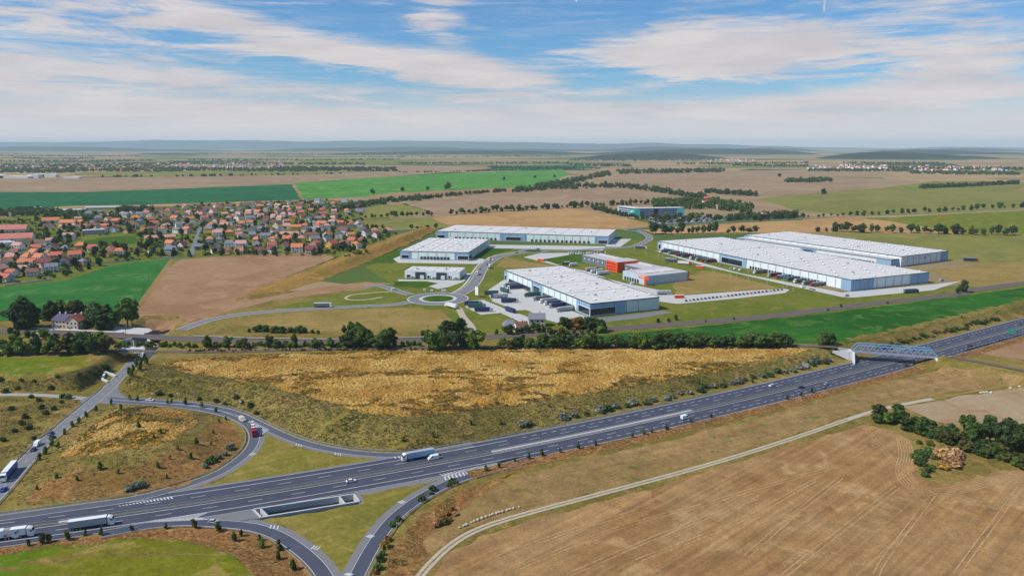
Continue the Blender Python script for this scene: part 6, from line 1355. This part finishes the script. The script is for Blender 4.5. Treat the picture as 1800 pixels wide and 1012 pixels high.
spots([(1300,668),(1345,655),(1180,688),(1322,672),(1228,675),(1060,728),(993,718),(965,715),(710,775),(828,746),(1420,638),(1395,648),(1438,634),(1460,622),(1470,616),(880,745),(760,768)], 'sapling', [('mid',2),('dark',2),('olive',1)], (1.8,3.6), 'scattered on the slope below the reed field', 'saplings on the reed bank')
spots([(415,700),(425,708),(440,715),(300,697),(350,703),(380,707),(395,712),(450,728),(280,694)], 'bush', [('dark',3),('olive',1)], (2.,3.), 'above the bend of the exit ramp', 'bushes above the ramp')
# ------------------------------------------------------------------ reeds, tufts, woods: nobody could count these
def domes(P, r, h_, z, rr):
    n = len(P); k = 6; a = np.linspace(0, 2*math.pi, k+1)[:-1]; V = np.zeros((n, 2*k+1, 3)); ph = rr.random(n)[:,None]*6
    for j, (f, hh) in enumerate(((1.,0.),(.72,.72))):
        rr_ = r[:,None]*f*(.7+.6*rr.random((n,k))); V[:,j*k:(j+1)*k,0] = P[:,0,None]+np.cos(a+ph)*rr_; V[:,j*k:(j+1)*k,1] = P[:,1,None]+np.sin(a+ph)*rr_; V[:,j*k:(j+1)*k,2] = z[:,None]+h_[:,None]*hh*(.7+.6*rr.random((n,k)))-(.15 if j == 0 else 0)
    V[:,2*k,:2] = P+rr.normal(size=(n,2))*r[:,None]*.2; V[:,2*k,2] = z+h_
    tri = []
    for i in range(k): i2 = (i+1) % k; tri += [(i,i2,k+i2),(i,k+i2,k+i),(k+i,k+i2,2*k)]
    Q = (np.array(tri)[None]+np.arange(n)[:,None,None]*(2*k+1)).reshape(-1,3); return V.reshape(-1,3), Q
rr = np.random.default_rng(3)
REED = leaf_mat('reed_gold', (.55,.29,.07), .25, 0, .035, c2=(.70,.46,.15)); REEDD = leaf_mat('reed_brown', (.17,.135,.05), .5, 0, .2); TUFT = leaf_mat('tuft_olive', (.22,.19,.08), .4, 0, .12, c2=(.31,.25,.11)); TUFTR = leaf_mat('tuft_rust', (.30,.185,.10), .4, 0, .12); TUFTG = leaf_mat('tuft_green', (.14,.155,.05), .5, 0, .1)
def blades(P, r, h_, z, rr):
    n = len(P); k = 7; a = rr.random((n,k))*6.283; c = P[:,None,:]+np.stack([np.cos(a), np.sin(a)], 2)*(r[:,None]*rr.random((n,k))**.6)[...,None]
    b_ = rr.random((n,k))*6.283; wv = np.stack([np.cos(b_), np.sin(b_)], 2)*(r[:,None]*(.28+.3*rr.random((n,k))))[...,None]; hh = h_[:,None]*(.55+.7*rr.random((n,k))); zz = np.broadcast_to(z[:,None], (n,k))
    V = np.zeros((n,k,3,3)); V[:,:,0,:2] = c-wv; V[:,:,1,:2] = c+wv; V[:,:,2,:2] = c+rr.normal(size=(n,k,2))*(r[:,None]*.45)[...,None]; V[:,:,0,2] = zz-.05; V[:,:,1,2] = zz-.05; V[:,:,2,2] = zz+hh
    return V.reshape(-1,3), np.arange(n*k*3).reshape(-1,3)
def stuff(name, label, cat, P, r0_, r1_, h0_, h1_, m, keep=None):
    if keep is not None: P = P[keep]
    n = len(P); z = Hn(P[:,0], P[:,1]); V, Q = (domes if m is REED else blades)(P, r0_+(r1_-r0_)*rr.random(n), h0_+(h1_-h0_)*rr.random(n), z, rr); o = link(bpy.data.objects.new(name, npmesh(name, V, Q, m))); tag(o, label, cat, kind='stuff'); return o
W_RP = [GH(u, v) for u, v in RP]; P = scatter(W_RP, 26000, rr); nz = vnoise(P[:,0]*.45, P[:,1], 18)*.55+vnoise(P[:,0]*.5+99, P[:,1], 5)*.45
edge = seg_dist(P, np.vstack([W_RP, W_RP[:1]]))
kp = nz > .315+.26*np.exp(-edge/10)+.22*(vnoise(P[:,0]*.5, P[:,1], 60)-.5); stuff('reed_bed', 'golden dry reed clumps on the plateau above the motorway', 'reeds', P, .4, 1.5, .2, .55, REED, kp & (rr.random(len(P)) < .75))
stuff('reed_gaps', 'dark brown stalks between the golden reed clumps', 'reeds', P, .6, 1.5, .2, .5, REEDD, ~kp)
WM_T = [GH(u, v) for u, v in MOUNDTOP]; P = scatter(WM_T, 3200, rr); nz = vnoise(P[:,0], P[:,1], 12)*.7+vnoise(P[:,0]+9, P[:,1], 4)*.3
stuff('mound_reeds', 'golden dry grass clumps on top of the mound', 'reeds', P, .35, 1.2, .2, .5, REED, nz > .46); stuff('mound_weeds', 'olive weeds between the gold clumps on the mound', 'weeds', P, .4, 1.0, .3, .7, TUFTG, nz <= .5)
SLOPE = [GH(u, v) for u, v in [(215,690),(232,655),(290,642),(330,656),(400,664),(540,695),(660,729),(790,726),(1020,694),(1240,654),(1440,620),(1480,628),(1300,675),(1100,718),(900,765),(720,793),(600,785),(520,765),(450,732),(380,706)]]
P = scatter(SLOPE, 13000, rr); nz = vnoise(P[:,0], P[:,1], 14)
stuff('bank_grass', 'olive rough grass on the bank below the reeds', 'grass', P, .25, .9, .15, .5, TUFT, nz > .42); stuff('bank_weeds', 'darker weeds on the bank below the reeds', 'weeds', P, .3, .9, .2, .6, TUFTG, nz < .36)
P = scatter([tuple(p) for p in MOUND], 5200, rr); nz = vnoise(P[:,0], P[:,1], 10); stuff('mound_grass', 'rust and olive rough grass on the mound slopes', 'grass', P, .2, .7, .15, .45, TUFTR, nz > .55); stuff('mound_grass_green', 'green rough grass on the mound slopes', 'grass', P, .2, .8, .15, .5, TUFT, nz < .42)
VR = [GH(u, v) for u, v in [(672,1030),(690,960),(742,905),(800,868),(850,850),(905,830),(850,864),(800,905),(742,952),(760,978),(735,1008),(722,1040)]]
P = scatter(VR, 4200, rr); nz = vnoise(P[:,0], P[:,1], 9); stuff('verge_grass', 'rusty rough grass beside the entry ramp', 'grass', P, .12, .38, .1, .32, TUFTR, nz > .45); stuff('verge_weeds', 'green weeds beside the entry ramp', 'weeds', P, .15, .45, .12, .4, TUFTG, nz < .30)
mv = cut(MW, near_s(MW, 800, 832), 1150); P = np.vstack([resample(offset(mv, -o_), .9)+rr.normal(size=(len(resample(offset(mv, -o_), .9)),2))*.8 for o_ in (16.2,17.8,19.4,21.)]); stuff('roadside_grass', 'rusty tall grass along the near motorway verge', 'grass', P, .3, .9, .2, .7, TUFTR)
LB2 = [GH(u, v) for u, v in [(0,670),(100,662),(165,642),(200,640),(172,672),(140,688),(0,686)]]; P = scatter(LB2, 1800, rr); stuff('left_bank_grass', 'olive rough grass on the bank below the left meadow', 'grass', P, .3, .8, .2, .5, TUFT)
LB3 = [GH(u, v) for u, v in [(0,700),(140,702),(105,745),(60,785),(0,845)]]; P = scatter(LB3, 2200, rr); nz = vnoise(P[:,0], P[:,1], 10); stuff('left_slope_grass', 'olive rough grass beside the local road', 'grass', P, .25, .7, .2, .45, TUFT, nz > .4)
BK = [GH(u, v) for u, v in [(0,966),(150,946),(330,930),(440,940),(520,985),(540,1012),(450,1012),(400,972),(300,946),(0,978)]]; P = scatter(BK, 2600, rr); stuff('slip_bank_grass', 'rusty rough grass on the bank of the slip road', 'grass', P, .15, .5, .12, .4, TUFTR)
def wood(name, label, pts, wpx, n, h0_, h1_, leaf='dark', z=0., nl=70):
    Pp = np.array(pts, float); s = np.concatenate([[0], np.cumsum(np.hypot(*np.diff(Pp, axis=0).T))]); Vs = []; Qs = []; b0 = 0
    for i in range(n):
        t = rr.random()*s[-1]; u = np.interp(t, s, Pp[:,0])+rr.normal()*1.5; v = np.interp(t, s, Pp[:,1])+rr.uniform(-.5,.5)*wpx; x, y = G(u, v); h_ = rr.uniform(h0_, h1_); w_ = h_*rr.uniform(.28,.42)
        V, Q = leaf_cloud([(x,y,h_*.55,w_,w_,h_*.45),(x+w_*.5,y,h_*.4,w_*.8,w_*.8,h_*.36),(x-w_*.4,y-w_*.4,h_*.45,w_*.7,w_*.7,h_*.4)], nl, h_*(.12 if nl > 50 else .2), rr); Vs.append(V); Qs.append(Q+b0); b0 += len(V)
    o = link(bpy.data.objects.new(name, npmesh(name, np.vstack(Vs), np.vstack(Qs), LF[leaf]))); tag(o, label, 'wood', kind='stuff')
wood('woodland', 'dark wood behind the village top end', [(600,366),(640,362),(690,354),(740,350)], 6, 110, 9, 14)
wood('tree_belt', 'tree belt above the ploughed field', [(740,350),(800,344),(890,336)], 2, 70, 8, 13)
wood('tree_belt', 'dark tree belt curving to the far green field', [(940,333),(985,324),(1030,315),(1072,306)], 6, 170, 14, 20)
wood('tree_belt', 'long dark tree belt above the turquoise office', [(900,337),(970,332),(1060,328),(1120,331),(1180,340),(1240,350)], 6, 240, 10, 17)
wood('woodland', 'green wood around the turquoise office', [(1150,362),(1200,362),(1250,360),(1300,368),(1320,374)], 14, 230, 10, 17, 'mid')
wood('woodland', 'dark trees at the edge of the office wood', [(1280,386),(1340,384),(1400,381)], 5, 70, 9, 15)
wood('hedgerow', 'hedge at the left foot of the turquoise office', [(1040,366),(1085,376),(1130,384)], 6, 90, 7, 11)
wood('scrub', 'scrub and trees behind the village sheds', [(-40,378),(60,374),(150,382),(210,384)], 12, 230, 7, 12)
wood('scrub', 'tree clump behind the upper village houses', [(205,372),(240,370),(270,370)], 5, 50, 8, 13)
wood('scrub', 'low scrub strip between the two railway lines left of centre', [(200,609),(330,609),(460,609),(600,608),(740,607)], 5, 200, 1.6, 4.2, 'mid', nl=40)
wood('scrub', 'low weeds along the edge of the branch line', [(330,618),(500,616),(900,614),(1400,612)], 2, 240, 1.0, 2.2, 'olive', nl=30)
wood('tree_row', 'regular row of trees far behind the bright crop', [(700,304),(790,303),(930,299),(1060,297)], .6, 90, 8, 12)
wood('tree_row', 'sparse tree row far beyond the ploughed field', [(150,312),(400,310),(600,306)], .8, 46, 9, 15)
for i, (u0, v0, u1, v1, wp, n) in enumerate(((0,300,130,300,9,120),(120,298,320,299,7,150),(300,298,560,300,5,170),(480,297,700,299,6,150),(20,276,70,279,3,24),(110,279,165,279,3,24),(860,295,1010,296,3,60),(1085,303,1275,300,6,140),(1380,319,1462,318,4,50),(1620,331,1790,323,1.5,60),(1420,300,1600,300,3,80),(1600,304,1790,306,4,100),(1190,289,1420,287,2.5,70),(700,276,1000,274,2,80),(1000,282,1260,281,3,110),(250,270,560,271,2,90),(560,272,760,272,2,70),(1240,338,1330,344,3,30),(0,292,300,291,4,120),(300,287,640,289,2.5,110),(0,284,270,283,2,80),(700,288,1000,287,2,80),(1290,291,1420,293,2,50),(1560,296,1800,298,3,80),(330,282,700,281,1.5,80),(1000,290,1110,292,3,50),(1480,287,1660,288,2,60),(0,274,250,275,1.5,60))):
    wood('far_woodland', 'far dark wood on the plain, %s of those under the horizon' % ordn(i+1), [(u0,v0),((u0+u1)/2,(v0+v1)/2+.4),(u1,v1)], wp, int(n*2.6), 9, 17, nl=22)
for i, (u, v, s_) in enumerate(((787,332,22),(707,336,13),(752,334,12),(655,340,14),(1447,341,16),(1370,311,16),(886,316,12),(940,313,12),(975,312,12))): tree(G(u, v), s_, 'bushy', 'dark', 'lone dark tree standing in the far fields, %s counted' % ordn(i+1), 'lone trees in the far fields', z=0, wide=1.4, name='field_tree')
# ================================================================== hills
HILLM = field_mat('wooded_hills', [S(40,56,40), S(52,66,44), S(104,100,72)], .0006, .0012, .004, grain=.25, thr2=(.60,.72), bump=0)
def ridge(dist, prof, depth, label_m=HILLM):
    """a long rounded ridge: prof is a list of (u, v of the skyline)"""
    us = np.arange(-250, 2051, 14.); pv = np.interp(us, [p[0] for p in prof], [p[1] for p in prof]); az = np.arctan((us-900)/F)
    h_ = CAMZ+(256-pv)/F*dist+(vnoise(us, us*0+dist, 60)-.5)*dist*.0014+(vnoise(us, us*0+dist, 24)-.5)*dist*.0007; h_ = np.maximum(h_, -4)
    rows_ = [(-1., 0.), (-.7,.3), (-.4,.68), (-.18,.93), (0,1.), (.3,.8), (1.,0)]; V = []
    for f, k in rows_: V.append(np.stack([np.tan(az)*(dist+f*depth), np.full(len(us), dist+f*depth), np.maximum(h_*k-(1-k)*8, -8)+(vnoise(us, us*0+f*900+dist, 35)-.5)*h_*.25*(1 if 0 < k < 1 else 0)], 1))
    n = len(us); V = np.vstack(V); Q = np.array([(r*n+i, r*n+i+1, (r+1)*n+i+1, (r+1)*n+i) for r in range(len(rows_)-1) for i in range(n-1)]); o = link(bpy.data.objects.new('hills', npmesh('hills', V, Q, label_m, smooth=True))); tag(o, kind='structure')
ridge(34000, [(-250,251),(0,250),(150,250.5),(300,247),(380,248),(450,247.5),(560,249),(640,248),(800,248.5),(930,250),(1050,253),(1150,252),(1250,254),(1330,256),(1420,259),(1500,260),(1560,262),(1640,259),(1700,258),(1800,260),(2050,258)], 2500)
ridge(20000, [(-250,259),(0,259),(60,257),(130,258),(300,262),(420,264),(500,262),(620,260),(700,258.5),(790,259),(860,262),(960,262),(1060,263),(1130,259),(1180,258),(1240,260),(1290,261),(1340,259),(1400,262),(1460,266),(1520,264),(1600,262),(1680,259.5),(1740,262),(1800,264),(2050,266)], 1500)
ridge(12500, [(-250,274),(0,274),(40,270),(120,274),(240,270),(330,268.5),(420,273),(560,271),(640,268),(760,265),(830,264),(900,265.5),(980,266),(1030,270),(1090,267),(1160,264),(1240,262),(1290,260.5),(1340,261),(1390,265),(1440,272),(1470,270),(1540,266),(1600,263),(1660,264),(1720,267),(1780,268),(1850,268),(2050,270)], 700)
ridge(8600, [(-250,279),(0,279),(400,279),(900,279),(1000,277),(1060,272),(1110,269),(1160,267),(1215,270),(1270,277),(1330,279),(1420,279),(1445,274),(1500,268),(1545,266),(1600,268),(1660,271),(1740,277),(1790,282),(1850,281),(2050,279)], 700)
# ================================================================== haze: even pale air over the whole plain
hz = bpy.data.materials.new('haze'); hz.use_nodes = True; t = NT(hz.node_tree); t.n.remove(t.n['Principled BSDF']); pv = t.new('ShaderNodeVolumePrincipled'); pv.inputs['Color'].default_value = (.68,.87,1,1); pv.inputs['Density'].default_value = 3.7e-5; pv.inputs['Anisotropy'].default_value = .0
t.l.new(pv.outputs[0], t.n['Material Output'].inputs['Volume'])
b = MB(); b.box((0,17500,182), (84000,40000,388)); ho = b.build('haze', hz); tag(ho, kind='stuff'); ho['label'] = 'pale blue haze over the distant plain'
